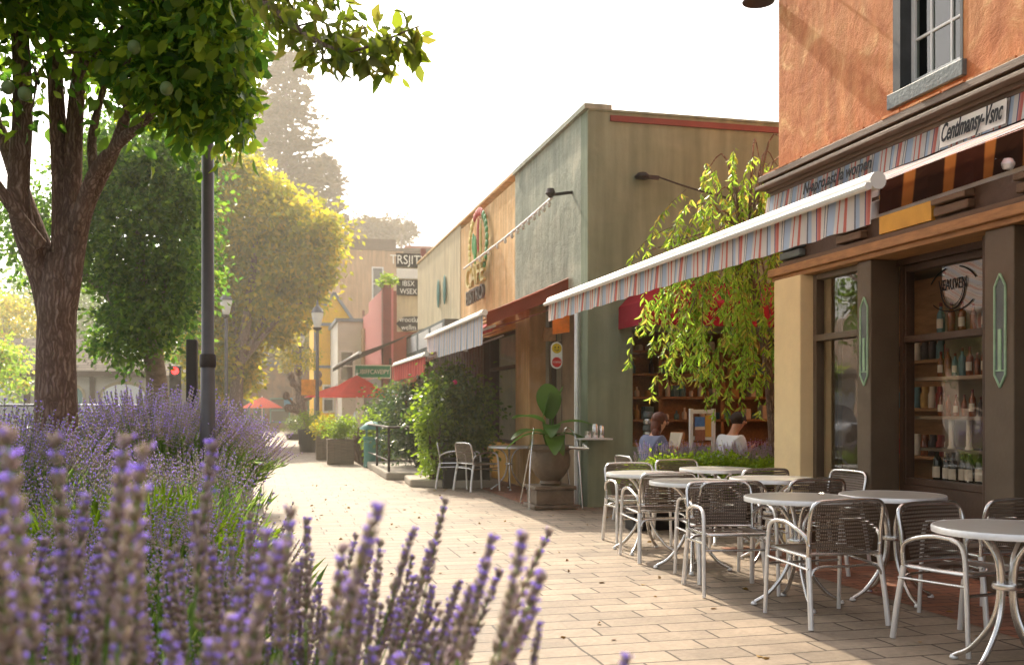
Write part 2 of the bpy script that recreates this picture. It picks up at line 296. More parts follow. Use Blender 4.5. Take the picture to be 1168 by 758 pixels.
# ---------------------------------------------------------------- geometry helpers
class MB:
    def __init__(s): s.v = []; s.f = []; s.m = []; s.n = 0
    def add(s, vs, fs, mi=0):
        s.v.extend([tuple(p) for p in vs]); s.f.extend([tuple(i + s.n for i in f) for f in fs]); s.m.extend([mi] * len(fs)); s.n += len(vs); return s
    def box(s, x0, x1, y0, y1, z0, z1, mi=0, bev=0.):
        vs = [(x0,y0,z0),(x1,y0,z0),(x1,y1,z0),(x0,y1,z0),(x0,y0,z1),(x1,y0,z1),(x1,y1,z1),(x0,y1,z1)]
        return s.add(vs, [(0,3,2,1),(4,5,6,7),(0,1,5,4),(1,2,6,5),(2,3,7,6),(3,0,4,7)], mi)
    def bar(s, p, q, w, h=None, mi=0):
        p, q = Vector(p), Vector(q); h = h or w; d = (q - p).normalized()
        up = Vector((0,0,1)) if abs(d.z) < .95 else Vector((1,0,0))
        a = d.cross(up).normalized() * w / 2; b = a.normalized().cross(d) * h / 2
        vs = [p-a-b, p+a-b, p+a+b, p-a+b, q-a-b, q+a-b, q+a+b, q-a+b]
        return s.add(vs, [(0,3,2,1),(4,5,6,7),(0,1,5,4),(1,2,6,5),(2,3,7,6),(3,0,4,7)], mi)
    def tube(s, pts, r, n=8, mi=0, smooth_path=0):
        pts = [Vector(p) for p in pts]
        if smooth_path:
            pts = catmull(pts, smooth_path)
        if not hasattr(r, '__len__'): rs = [r] * len(pts)
        else:
            rs = list(r)
            if len(rs) != len(pts): rs = list(np.interp(np.linspace(0, 1, len(pts)), np.linspace(0, 1, len(rs)), rs))
        vs = []; pa = None
        for i, p in enumerate(pts):
            d = (pts[min(i+1, len(pts)-1)] - pts[max(i-1, 0)]).normalized()
            if pa is None:
                up = Vector((0,0,1)) if abs(d.z) < .9 else Vector((1,0,0)); pa = d.cross(up).normalized()
            else: pa = (pa - d * pa.dot(d)).normalized()
            b = d.cross(pa)
            for k in range(n):
                t = 2*PI*k/n; vs.append(p + (pa*math.cos(t) + b*math.sin(t)) * rs[i])
        fs = []
        for i in range(len(pts)-1):
            for k in range(n):
                k2 = (k+1) % n; fs.append((i*n+k, i*n+k2, (i+1)*n+k2, (i+1)*n+k))
        fs.append(tuple(range(n-1, -1, -1))); fs.append(tuple((len(pts)-1)*n+k for k in range(n)))
        return s.add(vs, fs, mi)
    def lathe(s, prof, c=(0,0,0), n=24, mi=0):
        vs = []
        for r, z in prof:
            for k in range(n):
                t = 2*PI*k/n; vs.append((c[0]+r*math.cos(t), c[1]+r*math.sin(t), c[2]+z))
        fs = []
        for i in range(len(prof)-1):
            for k in range(n):
                k2 = (k+1) % n; fs.append((i*n+k, i*n+k2, (i+1)*n+k2, (i+1)*n+k))
        fs.append(tuple(range(n-1, -1, -1))); fs.append(tuple((len(prof)-1)*n+k for k in range(n)))
        return s.add(vs, fs, mi)
    def ell(s, c, r, nu=12, nv=8, mi=0):
        if not hasattr(r, '__len__'): r = (r, r, r)
        vs = [(c[0], c[1], c[2]-r[2])]
        for i in range(1, nv):
            a = -PI/2 + PI*i/nv
            for k in range(nu):
                t = 2*PI*k/nu; vs.append((c[0]+r[0]*math.cos(a)*math.cos(t), c[1]+r[1]*math.cos(a)*math.sin(t), c[2]+r[2]*math.sin(a)))
        vs.append((c[0], c[1], c[2]+r[2])); L_ = len(vs)-1; fs = []
        for k in range(nu):
            k2 = (k+1) % nu
            fs.append((0, 1+k2, 1+k)); fs.append((L_, L_-nu+k, L_-nu+k2))
            for i in range(nv-2): fs.append((1+i*nu+k, 1+i*nu+k2, 1+(i+1)*nu+k2, 1+(i+1)*nu+k))
        return s.add(vs, fs, mi)
    def quad(s, a, b, c, d, mi=0): return s.add([a, b, c, d], [(0,1,2,3)], mi)
    def sheet(s, a, b, c, d, nu, nv, amp=0., fn=None, mi=0):
        """bilinear sheet a-b (u), a-d (v), optional displacement fn(u,v)->(dx,dy,dz)"""
        a, b, c, d = map(Vector, (a, b, c, d)); vs = []
        for j in range(nv+1):
            for i in range(nu+1):
                u, v = i/nu, j/nv; p = (a*(1-u)+b*u)*(1-v) + (d*(1-u)+c*u)*v
                if fn: p = p + Vector(fn(u, v))
                vs.append(p)
        fs = [(j*(nu+1)+i, j*(nu+1)+i+1, (j+1)*(nu+1)+i+1, (j+1)*(nu+1)+i) for j in range(nv) for i in range(nu)]
        return s.add(vs, fs, mi)
    def build(s, name, mats, parent=None, smooth=False, bevel=0.):
        me = bpy.data.meshes.new(name)
        off = WL.get(parent.name, Vector((0,0,0))) if parent else Vector((0,0,0))
        me.from_pydata([tuple(Vector(p) - off) for p in s.v], [], s.f)
        if not isinstance(mats, (list, tuple)): mats = [mats]
        for m in mats: me.materials.append(m)
        me.polygons.foreach_set('material_index', s.m)
        if smooth:
            me.polygons.foreach_set('use_smooth', [True] * len(s.f)); me.set_sharp_from_angle(angle=R(42))
        o = bpy.data.objects.new(name, me); COL.objects.link(o)
        if parent: o.parent = parent; WL[o.name] = off
        if bevel:
            md = o.modifiers.new('bevel', 'BEVEL'); md.width = bevel; md.segments = 2; md.limit_method = 'ANGLE'
        return o

def catmull(pts, k):
    out = []; P = [pts[0]*2-pts[1]] + pts + [pts[-1]*2-pts[-2]]
    for i in range(1, len(P)-2):
        for j in range(k):
            t = j/k; a, b, c, d = P[i-1], P[i], P[i+1], P[i+2]
            out.append(.5*((2*b)+(c-a)*t+(2*a-5*b+4*c-d)*t*t+(3*b-a-3*c+d)*t**3))
    out.append(P[-2]); return out

def tag(o, label=None, cat=None, group=None, kind=None):
    if label: o['label'] = label
    if cat: o['category'] = cat
    if group: o['group'] = group
    if kind: o['kind'] = kind
    return o
def empty(name, loc, label=None, cat=None, group=None):
    o = bpy.data.objects.new(name, None); COL.objects.link(o); o.location = loc; o.empty_display_size = .2
    WL[o.name] = Vector(loc); return tag(o, label, cat, group)
def copy_tree(o, parent=None):
    c = o.copy(); COL.objects.link(c)
    if parent is not None: c.parent = parent
    for ch in list(o.children): copy_tree(ch, c)
    return c
def place(proto, first, loc, rz, label, group=None, sc=1.):
    o = proto if first else copy_tree(proto)
    o.location = loc; o.rotation_euler = (0, 0, rz); o.scale = (sc,)*3; o['label'] = label
    if group: o['group'] = group
    return o
def npmesh(name, V, T, mi, mats, parent=None, smooth=False):
    """V (n,3) float, T (m,k) int"""
    me = bpy.data.meshes.new(name); off = WL.get(parent.name, Vector((0,0,0))) if parent else Vector((0,0,0))
    V = np.asarray(V, dtype=np.float32) - np.array(off, dtype=np.float32); T = np.asarray(T, dtype=np.int32); k = T.shape[1]
    me.vertices.add(len(V)); me.vertices.foreach_set('co', V.ravel())
    me.loops.add(T.size); me.loops.foreach_set('vertex_index', T.ravel())
    me.polygons.add(len(T)); me.polygons.foreach_set('loop_start', np.arange(0, T.size, k, dtype=np.int32))
    if mi is not None: me.polygons.foreach_set('material_index', np.asarray(mi, dtype=np.int32))
    if smooth: me.polygons.foreach_set('use_smooth', np.ones(len(T), dtype=bool))
    for m in (mats if isinstance(mats, (list, tuple)) else [mats]): me.materials.append(m)
    me.update(calc_edges=True); me.validate()
    o = bpy.data.objects.new(name, me); COL.objects.link(o)
    if parent: o.parent = parent
    return o
def frames(D, roll):
    """rotation matrices (n,3,3) whose columns are side, D(long axis), normal"""
    D = D / np.linalg.norm(D, axis=1, keepdims=True)
    up = np.tile([0., 0., 1.], (len(D), 1)); up[np.abs(D[:, 2]) > .95] = [1., 0., 0.]
    A = np.cross(D, up); A /= np.linalg.norm(A, axis=1, keepdims=True); B = np.cross(A, D)
    c, s_ = np.cos(roll)[:, None], np.sin(roll)[:, None]
    return np.stack([A*c + B*s_, D, B*c - A*s_], axis=2)
LEAF4 = (np.array([[0,0,0],[-.5,.45,.12],[0,1,0],[.5,.45,.12]], float), np.array([[0,2,1],[0,3,2]]))
LEAF8 = (np.array([[0,0,0],[-.36,.28,.1],[-.44,.58,.08],[0,1,-.12],[.44,.58,.08],[.36,.28,.1],[0,.5,-.02]], float),
         np.array([[0,6,1],[1,6,2],[2,6,3],[3,6,4],[4,6,5],[5,6,0]]))
def instance(tpl, P, Rm, S):
    V, T = tpl; n = len(P)
    W = np.einsum('nij,kj->nki', Rm, V) * (S[:, None, :] if S.ndim == 2 else S[:, None, None])
    W = np.einsum('nij,nkj->nki', Rm, V[None] * (S[:, None, :] if S.ndim == 2 else S[:, None, None])) + P[:, None, :]
    TT = T[None] + (np.arange(n) * len(V))[:, None, None]
    return W.reshape(-1, 3), TT.reshape(-1, T.shape[1])
def leafcloud(name, P, D, size, mats, parent=None, width=.55, tpl=LEAF4, seed=1, jit=.35):
    g = np.random.default_rng(seed); n = len(P)
    S = size * g.uniform(1-jit, 1+jit, n); S3 = np.stack([S*width, S, S], 1)
    V, T = instance(tpl, P, frames(D, g.uniform(0, 2*PI, n)), S3)
    return npmesh(name, V, T, None, mats, parent)
def crown_points(c, r, clumps, per, clump_r, seed, shell=.45, cut=None):
    g = np.random.default_rng(seed); c = np.array(c, float); r = np.array(r, float)
    d = g.normal(size=(clumps, 3)); d /= np.linalg.norm(d, axis=1, keepdims=True)
    rad = g.uniform(shell**3, 1, clumps)**(1/3) * g.uniform(.86, 1.1, clumps)
    C = c + d * rad[:, None] * r
    if cut is not None: C = C[cut(C)]
    k = len(C); cr_ = clump_r * g.uniform(.6, 1.4, k)
    P = (C[:, None, :] + g.normal(size=(k, per, 3)) * cr_[:, None, None] * np.array([1, 1, .7]) * .6).reshape(-1, 3)
    Dr = (P - np.repeat(C, per, 0)); Dr /= (np.linalg.norm(Dr, axis=1, keepdims=True) + 1e-6)
    Dr = Dr * .8 + g.normal(size=Dr.shape) * .5 + np.array([0, 0, -.35])
    return P, Dr, C
def text(name, body, m, size, loc, rot, parent=None, shear=0., extrude=.002, align='CENTER', xs=1., bold=0.):
    cu = bpy.data.curves.new(name, 'FONT'); cu.body = body; cu.size = size; cu.shear = shear; cu.extrude = extrude; cu.align_x = align; cu.align_y = 'CENTER'; cu.resolution_u = 3; cu.offset = size*bold
    t = bpy.data.objects.new(name + '_curve', cu); COL.objects.link(t); dg = bpy.context.evaluated_depsgraph_get()
    me = bpy.data.meshes.new_from_object(t.evaluated_get(dg)); bpy.data.objects.remove(t)
    o = bpy.data.objects.new(name, me); COL.objects.link(o); me.materials.clear(); me.materials.append(m)
    off = WL.get(parent.name, Vector((0,0,0))) if parent else Vector((0,0,0))
    me.transform(Matrix.Diagonal((xs, 1, 1, 1)))
    o.location = Vector(loc) - off; o.rotation_euler = rot
    if parent: o.parent = parent
    return o
FX = (R(90), 0, R(-90))   # lettering on a wall that faces -X
FY = (R(90), 0, 0)        # lettering that faces -Y

# ---------------------------------------------------------------- camera (35 mm lens, eye height 1.35 m, level, raised frame)
CAMH = 1.35; YAW = math.atan(284/1150); F = 1150.
SA, CA = math.sin(YAW), math.cos(YAW)
cam = bpy.data.cameras.new('camera'); co = bpy.data.objects.new('camera', cam); COL.objects.link(co)
co.location = (0, 0, CAMH); co.rotation_euler = (R(90), 0, -YAW)
cam.sensor_width = 36; cam.lens = F/1168*36; cam.shift_y = (465-379)/1168; cam.clip_end = 2000; cam.clip_start = .05
cam.dof.use_dof = True; cam.dof.focus_distance = 7.5; cam.dof.aperture_fstop = 3.2
scene.camera = co
def g2(x, y):   # plan position of a ground point seen at photo pixel
    D = CAMH*F/(y-465); u = (x-584)/F
    return D*(SA+u*CA), D*(CA-u*SA)
def dd(x, D, y=465.):
    u = (x-584)/F
    return Vector((D*(SA+u*CA), D*(CA-u*SA), CAMH + D*(465-y)/F))
# ---------------------------------------------------------------- sky, sun, haze
SUN_EL, SUN_AZ = R(40), R(5)      # azimuth measured from +Y towards -X
w = bpy.data.worlds.new('World'); scene.world = w; w.use_nodes = True
nt = w.node_tree; nt.nodes.clear(); L = nt.links.new
sky = N(nt, 'ShaderNodeTexSky', sky_type='NISHITA'); sky.sun_disc = False
sky.sun_elevation = SUN_EL; sky.sun_rotation = -SUN_AZ
sky.dust_density = 6; sky.air_density = 1.2; sky.ozone_density = .6
hs = N(nt, 'ShaderNodeHueSaturation'); hs.inputs['Saturation'].default_value = .3
tint = N(nt, 'ShaderNodeVectorMath', operation='MULTIPLY'); tint.inputs[1].default_value = (1.34, 1.3, 1.26)
bg = N(nt, 'ShaderNodeBackground'); bg.inputs['Strength'].default_value = .15
wo = N(nt, 'ShaderNodeOutputWorld')
L(sky.outputs[0], hs.inputs['Color']); L(hs.outputs[0], tint.inputs[0]); L(tint.outputs[0], bg.inputs['Color']); L(bg.outputs[0], wo.inputs['Surface'])
sun = bpy.data.lights.new('sun', 'SUN'); sun.energy = 5.0; sun.angle = R(.6); sun.color = (1.0, .84, .62)
so = bpy.data.objects.new('sun', sun); COL.objects.link(so)
sd = Vector((-math.sin(SUN_AZ)*math.cos(SUN_EL), math.cos(SUN_AZ)*math.cos(SUN_EL), math.sin(SUN_EL)))
so.rotation_euler = sd.to_track_quat('Z', 'Y').to_euler(); so.location = (0, 0, 30)

hz = bpy.data.materials.new('sunlit_haze'); hz.use_nodes = True; nt = hz.node_tree; nt.nodes.clear()
vs_ = N(nt, 'ShaderNodeVolumeScatter'); vs_.inputs['Color'].default_value = (1, .93, .80, 1); vs_.inputs['Density'].default_value = .0031; vs_.inputs['Anisotropy'].default_value = .25
nt.links.new(vs_.outputs[0], N(nt, 'ShaderNodeOutputMaterial').inputs['Volume'])
h = MB().box(-40, 60, 9.8, 170, -.5, 36).build('haze', hz); tag(h, kind='stuff')

# ---------------------------------------------------------------- ground
def sheet_obj(name, x0, x1, y0, y1, z, m):
    return tag(MB().quad((x0,y0,z),(x1,y0,z),(x1,y1,z),(x0,y1,z)).build(name, m), kind='structure')
sheet_obj('ground', -600, 600, -300, 900, -.012, M['asphalt'])
sheet_obj('pavement', -.2, 9, -4, 75, -.004, M['pave'])
sheet_obj('brick_paving', 3.55, 5.6, 13.35, 17.9, .002, M['brickpave'])
sheet_obj('brick_strip', 4.3, 5.45, -2, 9.0, .001, M['brickpave'])
sheet_obj('far_pavement', -14, -.2, 52, 75, -.004, M['pave'])
# soil of the planting bed, slightly mounded
g = MB().sheet((-7.2, -3, .02), (-.12, -3, .02), (-.12, 46, .02), (-7.2, 46, .02), 30, 60, fn=lambda u, v: (0, 0, .22*math.sin(PI*min(u, 1))**.35 if u < 1 else 0))
tag(g.build('planting_bed', M['soil'], smooth=True), kind='structure')
k = MB().box(-.14, 0, -3, 46, -.02, .10); tag(k.build('kerb', M['conc'], bevel=.01), kind='structure')
# distant hillside
vs = []; nx, ny = 60, 14
hm = MB()
def hill(u, v):
    return (0, 0, (18 + 12*math.sin(u*3.3+.4) + 3*math.sin(u*17) + 1.5*math.sin(u*41)) * math.sin(PI*min(1, v*.9)) * (1 - u*.72))
hm.sheet((-190, 150, -.5), (30, 150, -.5), (30, 260, -.5), (-190, 260, -.5), nx, ny, fn=hill)
M['hill'] = mat('dry_hillside', rgb(176, 138, 108), .95, 0, .3, .08)
tag(hm.build('hills', M['hill'], smooth=True), kind='structure')

# ================================================================ ORANGE CORNER BUILDING
X0 = 5.2
ob = empty('corner_building', (5.2, 9.3, 0), 'orange stucco corner building with dark timber shopfront and white sash window above', 'building')
# upper wall with the window hole: Y 7.72..6.91, Z 4.0..6.3
wb = MB()
wy0, wy1, wz0, wz1 = 6.66, 7.54, 3.98, 6.25
wb.box(X0, X0+.3, wy1, 9.5, 3.76, 9)
wb.box(X0, X0+.3, -2, wy0, 3.76, 9)
wb.box(X0, X0+.3, wy0, wy1, 3.76, wz0); wb.box(X0, X0+.3, wy0, wy1, wz1, 9)
wb.box(X0+.3, 13, 9.2, 9.5, 0, 9); wb.box(X0+.3, 13, -2, 9.2, 8.9, 9)
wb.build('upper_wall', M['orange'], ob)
# cornice: stacked mouldings
cb = MB()
for (dx, z0, z1) in ((.16, 3.70, 3.762), (.12, 3.655, 3.70), (.19, 3.62, 3.655), (.10, 3.585, 3.62), (.07, 3.55, 3.585)):
    cb.box(X0-dx, X0+.28, -2.02, 9.5+dx*.9, z0, z1)
cb.build('cornice', M['cornice'], ob, bevel=.006)
cr2 = MB(); 
for i in range(46):   # crumbly tile edge on the ledge
    y = 9.55 - i*.26; cr2.box(X0-.15-rnd.random()*.02, X0+.0, y-.24, y, 3.762, 3.775+rnd.random()*.012)
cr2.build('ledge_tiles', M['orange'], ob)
# frieze board behind the sign band and dark lintel zone below
MB().box(X0+.02, X0+.28, -2, 9.45, 2.78, 3.55).build('lintel', M['brown'], ob)
ledge = MB(); ledge.box(X0-.10, X0+.25, -2, 9.56, 2.70, 2.78); ledge.box(X0-.06, X0+.25, -2, 9.54, 2.655, 2.70)
ledge.build('ledge', M['wood'], ob, bevel=.008)
MB().box(X0-.015, X0+.02, 7.02, 7.72, 2.85, 3.24).build('ochre_panel', M['ochre'], ob)
MB().box(X0-.015, X0+.02, 3.0, 5.6, 2.85, 3.24).build('ochre_panel', M['ochre'], ob)
dn = MB()
for i in range(70): y = 9.4-i*.1; dn.box(X0-.045, X0+.02, y-.06, y, 3.26, 3.33)
dn.box(X0-.03, X0+.02, 2.4, 9.4, 3.335, 3.36); dn.box(X0-.05, X0+.02, 2.4, 9.4, 2.79, 2.83); dn.build('dentil_moulding', M['cornice'], ob, bevel=.004)
for i, y in enumerate((9.2, 8.15, 6.75, 5.85)):    # carved corbels
    c = MB()
    for j in range(5): c.box(X0-.05-.028*j, X0+.02, y-.2, y+.2, 2.86+.085*j, 2.93+.085*j)
    c.build('corbel', M['slate'] if i == 0 else M['cornice'], ob, bevel=.01)
# ground floor wall behind/around
cp = MB(); cp.box(5.10, 5.45, 8.90, 9.42, 0, 2.655); cp.build('cream_pilaster', M['creamp'], ob, bevel=.012)
cs = MB(); cs.box(5.45, 8, 9.2, 9.42, 0, 2.78); cs.build('side_wall', M['creamp'], ob)
MB().box(X0, X0+.24, 7.98, 8.90, 0, .62).build('stall_riser', M['brown'], ob); MB().box(X0, X0+.24, -2, 3.0, 0, 2.655).build('end_wall', M['brown'], ob)
MB().box(5.47, 5.7, 6.5, 7.84, 0, .68).build('stall_riser', M['brown'], ob)
# bay window 1
def window_frame(par, name, x, y0, y1, z0, z1, tz, t=.06, d=.09, m=None, pm=None):
    f = MB(); f.box(x, x+d, y0, y0+t, z0, z1); f.box(x, x+d, y1-t, y1, z0, z1); f.box(x+.003, x+d-.003, y0+t, y1-t, z0, z0+t); f.box(x+.003, x+d-.003, y0+t, y1-t, z1-t, z1)
    if tz: f.box(x-.02, x+d-.003, y0+t, y1-t, tz-.03, tz+.03)
    fo = f.build(name, m or M['frame'], par, bevel=.006)
    p = MB(); p.quad((x+d*.6, y0+t, z0+t), (x+d*.6, y1-t, z0+t), (x+d*.6, y1-t, z1-t), (x+d*.6, y0+t, z1-t)); p.build('pane', pm or M['glass'], fo)
    return fo
window_frame(ob, 'window', X0+.04, 8.05, 8.90, .62, 2.655, 2.03)
window_frame(ob, 'window', 5.49, 6.58, 7.84, .68, 2.60, 1.95, m=M['brown'])
lt = MB(); lt.box(5.44, 5.7, 6.5, 7.84, 2.60, 2.655); lt.build('window_head', M['brown'], ob)
pl = MB(); pl.box(X0-.02, X0+.27, 7.84, 8.05, 0, 2.655); pl.build('pilaster', M['frame'], ob, bevel=.01)
pl = MB(); pl.box(X0+.27+.001, 5.49, 7.79, 7.838, 0, 2.655); pl.build('reveal', M['brown'], ob)
pl = MB(); pl.box(X0-.02, 5.6, 6.10, 6.40, 0, 2.655); pl.build('pilaster', M['frame'], ob, bevel=.01)
pl = MB(); pl.box(X0+.1, 5.62, 6.40, 6.58, 0, 2.655); pl.build('pilaster', M['brown'], ob, bevel=.01)
for (yy, zz0, zz1) in ((7.935, 1.55, 2.33), (6.235, 1.50, 2.32)):
    xx = X0-.025; hw = .055; pts = [(zz0, 0), (zz0+.09, hw), (zz1-.09, hw), (zz1, 0), (zz1-.09, -hw), (zz0+.09, -hw)]
    o_ = MB()
    for i in range(6):
        (za, ya), (zb, yb) = pts[i], pts[(i+1) % 6]; o_.tube([(xx, yy+ya, za), (xx, yy+yb, zb)], .009, 6)
    o_.bar((xx, yy, zz0+.12), (xx, yy, zz0+.42), .03, .012); o_.bar((xx, yy-hw, zz0+.12), (xx, yy+hw, zz0+.12), .01)
    orn = o_.build('diamond_ornament', M['ornament'], ob)
    MB().add([(xx+.003, yy+a, z) for z, a in pts], [(0,1,2,3,4,5)]).build('panel', M['slate'], orn)
# doors further right
dr = MB(); 
for y in (6.05, 5.35, 4.65, 3.95, 3.2): dr.box(5.5, 5.56, y-.06, y, 0, 2.655)
for z in (0, 1.98, 2.6): dr.box(5.503, 5.557, 3.2, 6.0, z, z+.055)
dr.build('folding_door', M['brown'], ob, bevel=.005)
MB().quad((5.53, 3.2, 0), (5.53, 6.0, 0), (5.53, 6.0, 2.655), (5.53, 3.2, 2.655)).build('door_pane', M['glass'], ob)
# interior shell
iw = MB(); iw.box(7.3, 7.4, -2, 9.2, 0, 2.7); iw.box(5.5, 7.3, -2, 9.2, 2.67, 2.74); iw.box(5.72, 7.3, -2, 9.2, -.003, .012)
iw.box(5.7, 7.3, 9.12, 9.2, .012, 2.67); iw.build('shop_interior', M['interior'], ob)
# shelving just behind window 2
sh = MB()
for z in (.68, 1.28, 1.62, 2.0): sh.box(5.66, 5.98, 6.5, 7.9, z-.03, z)
sh.box(5.98, 6.02, 6.5, 7.9, .5, 2.66); sh.build('display_shelves', M['interior'], ob)
sh = MB()
for z in (.9, 1.35, 1.8): sh.box(6.0, 6.25, 7.95, 9.1, z-.03, z)
sh.box(6.25, 6.3, 7.95, 9.1, .012, 2.6); sh.build('display_shelves', M['wood'], ob)
# window emblem (line-drawn crest on the upper light)
em = MB(); xe = 5.536; yc, zc = 7.22, 2.34
def arc(mb, cy, cz, ry, rz, a0, a1, r=.006, n=14):
    mb.tube([(xe, cy+ry*math.cos(R(a0+(a1-a0)*i/n)), cz+rz*math.sin(R(a0+(a1-a0)*i/n))) for i in range(n+1)], r, 5)
arc(em, yc, zc+.02, .15, .19, 180, 360); arc(em, yc, zc+.02, .13, .16, 180, 360, .003); arc(em, yc, zc-.1, .34, .28, 35, 75); arc(em, yc, zc-.1, .34, .28, 105, 145)
arc(em, yc, zc-.02, .3, .17, 215, 325, .005)
em_o = em.build('window_crest', M['ink'], ob)
text('crest_lettering', 'VEAUVEN', M['ink'], .13, (xe-.001, yc, zc+.03), FX, em_o, xs=.62)
# upper sash window
uw = MB(); uw.box(X0-.005, X0+.16, wy1-.1, wy1, wz0, wz1); uw.box(X0-.005, X0+.16, wy0, wy0+.03, wz0, wz1); uw.build('window_jamb', mat('dark_slate_jamb', rgb(64, 66, 66), .6), ob)
uf = MB(); xs0 = X0+.10
ya, yb = wy0+.03, wy1-.1
for (a, b) in ((ya, ya+.045), (yb-.045, yb)): uf.box(xs0, xs0+.05, a, b, wz0+.07, wz1)
for z in (wz0+.07, wz0+1.1): uf.box(xs0+.002, xs0+.048, ya+.045, yb-.045, z, z+.05)
for i in (1, 2): 
    y = ya+(yb-ya)*i/3; uf.box(xs0+.008, xs0+.04, y-.011, y+.011, wz0+.12, wz1)
for z in (wz0+.44, wz0+.78, wz0+1.5, wz0+1.9): uf.box(xs0+.01, xs0+.038, ya+.045, yb-.045, z, z+.022)
fo = uf.build('sash_window', M['white'], ob, bevel=.004)
MB().quad((xs0+.025, ya, wz0+.07), (xs0+.025, yb, wz0+.07), (xs0+.025, yb, wz1), (xs0+.025, ya, wz1)).build('pane', M['glassup'], fo)
MB().box(X0+.22, X0+.3, wy0, wy1, wz0, wz1).build('leaf_reflection_curtain', mat('leaf_reflection_drape', rgb(44, 54, 34), .8, 0, .5, 9), ob)  # mottled green paints reflected foliage into the drape behind the panes
MB().box(X0-.04, X0+.10, wy0-.04, wy1+.04, 3.88, wz0+.03).build('window_sill', M['slate'], ob, bevel=.008)
# striped sign band with script
sb = empty('sign_band', (5.1, 9.3, 3.4), 'striped canvas sign band with black script under the brown cornice', 'sign')
MB().sheet((5.13, 9.62, 3.545), (5.13, -2, 3.545), (5.10, -2, 3.345), (5.10, 9.62, 3.345), 120, 4, fn=lambda u, v: (math.sin(u*150)*.006*v, 0, 0)).build('canvas', M['stripe'], sb)
text('script_lettering', 'N-apro,ast la women', M['ink'], .15, (5.08, 8.25, 3.46), FX, sb, shear=.35, xs=.88, bold=.015)
text('script_lettering', 'Centlmansy-Vsnc', M['ink'], .19, (5.08, 6.44, 3.455), FX, sb, shear=.55, xs=.5, bold=.015)
MB().quad((5.095, 6.80, 3.36), (5.095, 6.08, 3.36), (5.105, 6.08, 3.54), (5.105, 6.80, 3.54)).build('plain_patch', mat('plain_cream_canvas', rgb(236, 228, 218), .8, 0, .06, 4), sb)
# small wall lamp at the very top
lm = empty('gooseneck_lamp', (5.2, 9.4, 5.5), 'dark gooseneck wall lamp at the corner of the orange wall', 'lamp')
p_ = dd(865, 10.6, 2)
MB().tube([(5.2, 9.45, 6.0), (5.0, 9.5, 6.1), (p_.x, p_.y, p_.z+.25), (p_.x, p_.y, p_.z+.12)], .014, 8, smooth_path=5).build('arm', M['iron'], lm)
MB().lathe([(.03, .14), (.05, .1), (.17, .0), (.165, -.01), (.04, .08)], tuple(p_), 20).build('lamp_shade', M['iron'], lm, smooth=True)

# ================================================================ AWNINGS
def awning(name, label, xw, zw, xb, zb, y0, y1, fab, val, vh, group=None, arm=True, drop_end=None, barr=.045, scal=0.):
    """retractable awning on a wall facing -X; y0 near end, y1 far end"""
    a = empty(name, (xw, (y0+y1)/2, zw), label, 'awning', group)
    nn = max(8, int((y1-y0)*6))
    sag = lambda u, v: (0, 0, -.03*math.sin(PI*v) + .006*math.sin(u*40))
    MB().sheet((xw, y0, zw), (xw, y1, zw), (xb, y1, zb), (xb, y0, zb), nn, 6, fn=sag).build('canopy', fab, a)
    MB().sheet((xb-.02, y0, zb-.03), (xb-.02, y1, zb-.03), (xb-.03, y1, zb-.03-vh), (xb-.03, y0, zb-.03-vh), nn*4, 3,
               fn=lambda u, v: (.010*math.sin(u*(y1-y0)*13+math.sin(u*9))*v, 0, .0025*math.sin(u*(y1-y0)*21)*v)).build('valance', val, a)
    b = MB(); b.tube([(xb, y0-.02, zb), (xb, y1+.02, zb)], barr, 12); b.tube([(xb-.055, y0-.02, zb-.03), (xb-.055, y1+.02, zb-.03)], barr*.45, 8); b.build('front_bar', M['white'], a, smooth=True)
    if arm:
        for y in (y0+.12, y1-.12):
            m_ = MB(); mid = (xb+(xw-xb)*.5, y, (zb+zw)/2-.14)
            m_.bar((xw-.02, y, zw-.12), mid, .05, .03); m_.bar(mid, (xb+.03, y, zb-.05), .045, .03); m_.lathe([(.035, -.04), (.035, .04)], mid, 12); m_.build('arm', M['aluw'], a)
    return a
aw = awning('awning', 'long striped awning with white front bar over the cafe tables', 5.12, 3.345, 2.95, 2.474, 4.42, 10.25, M['stripe'], M['stripe'], .185)
# side flap with checks seen from below
MB().sheet((5.10, 4.50, 3.31), (3.03, 4.50, 2.49), (3.03, 4.52, 2.33), (5.10, 4.52, 3.04), 30, 3, fn=lambda u, v: (0, .012*math.sin(u*50)*v, 0)).build('side_flap', M['check'], aw)
a_ = MB(); a_.bar((2.97, 4.57, 2.34), (5.1, 4.57, 3.04), .045, .085); a_.lathe([(.03, -.03), (.045, 0), (.03, .03)], (3.8, 4.53, 2.63), 14); a_.build('end_arm', M['aluw'], aw, bevel=.006)

# ================================================================ MID BUILDING (grey green / tan / cream)
X1, YS = 4.28, 13.05
mb_ = empty('cafe_building', (6, 20, 0), 'single storey cafe building with olive side wall and grey green, tan and cream front', 'building')
TOP = 5.39
def wall(par, name, m, boxes, bevel=0.):
    b = MB()
    for q in boxes: b.box(*q)
    return b.build(name, m, par, bevel=bevel)
# side wall (faces -Y) with a wide serving opening
wall(mb_, 'side_wall', M['olive'], [(X1+.001, 4.93, YS, YS+.3, 0, TOP), (4.93, 8.6, YS, YS+.3, 2.42, TOP), (4.93, 8.6, YS, YS+.3, 0, .82), (8.6, 13, YS, YS+.3, 0, TOP)])
wall(mb_, 'coping', M['pinkd'], [(4.6, 13, YS-.03, YS, TOP-.13, TOP-.05)])
wall(mb_, 'parapet_cap', M['olive'], [(X1+.01, 13, YS-.02, YS+.32, TOP, TOP+.03)])
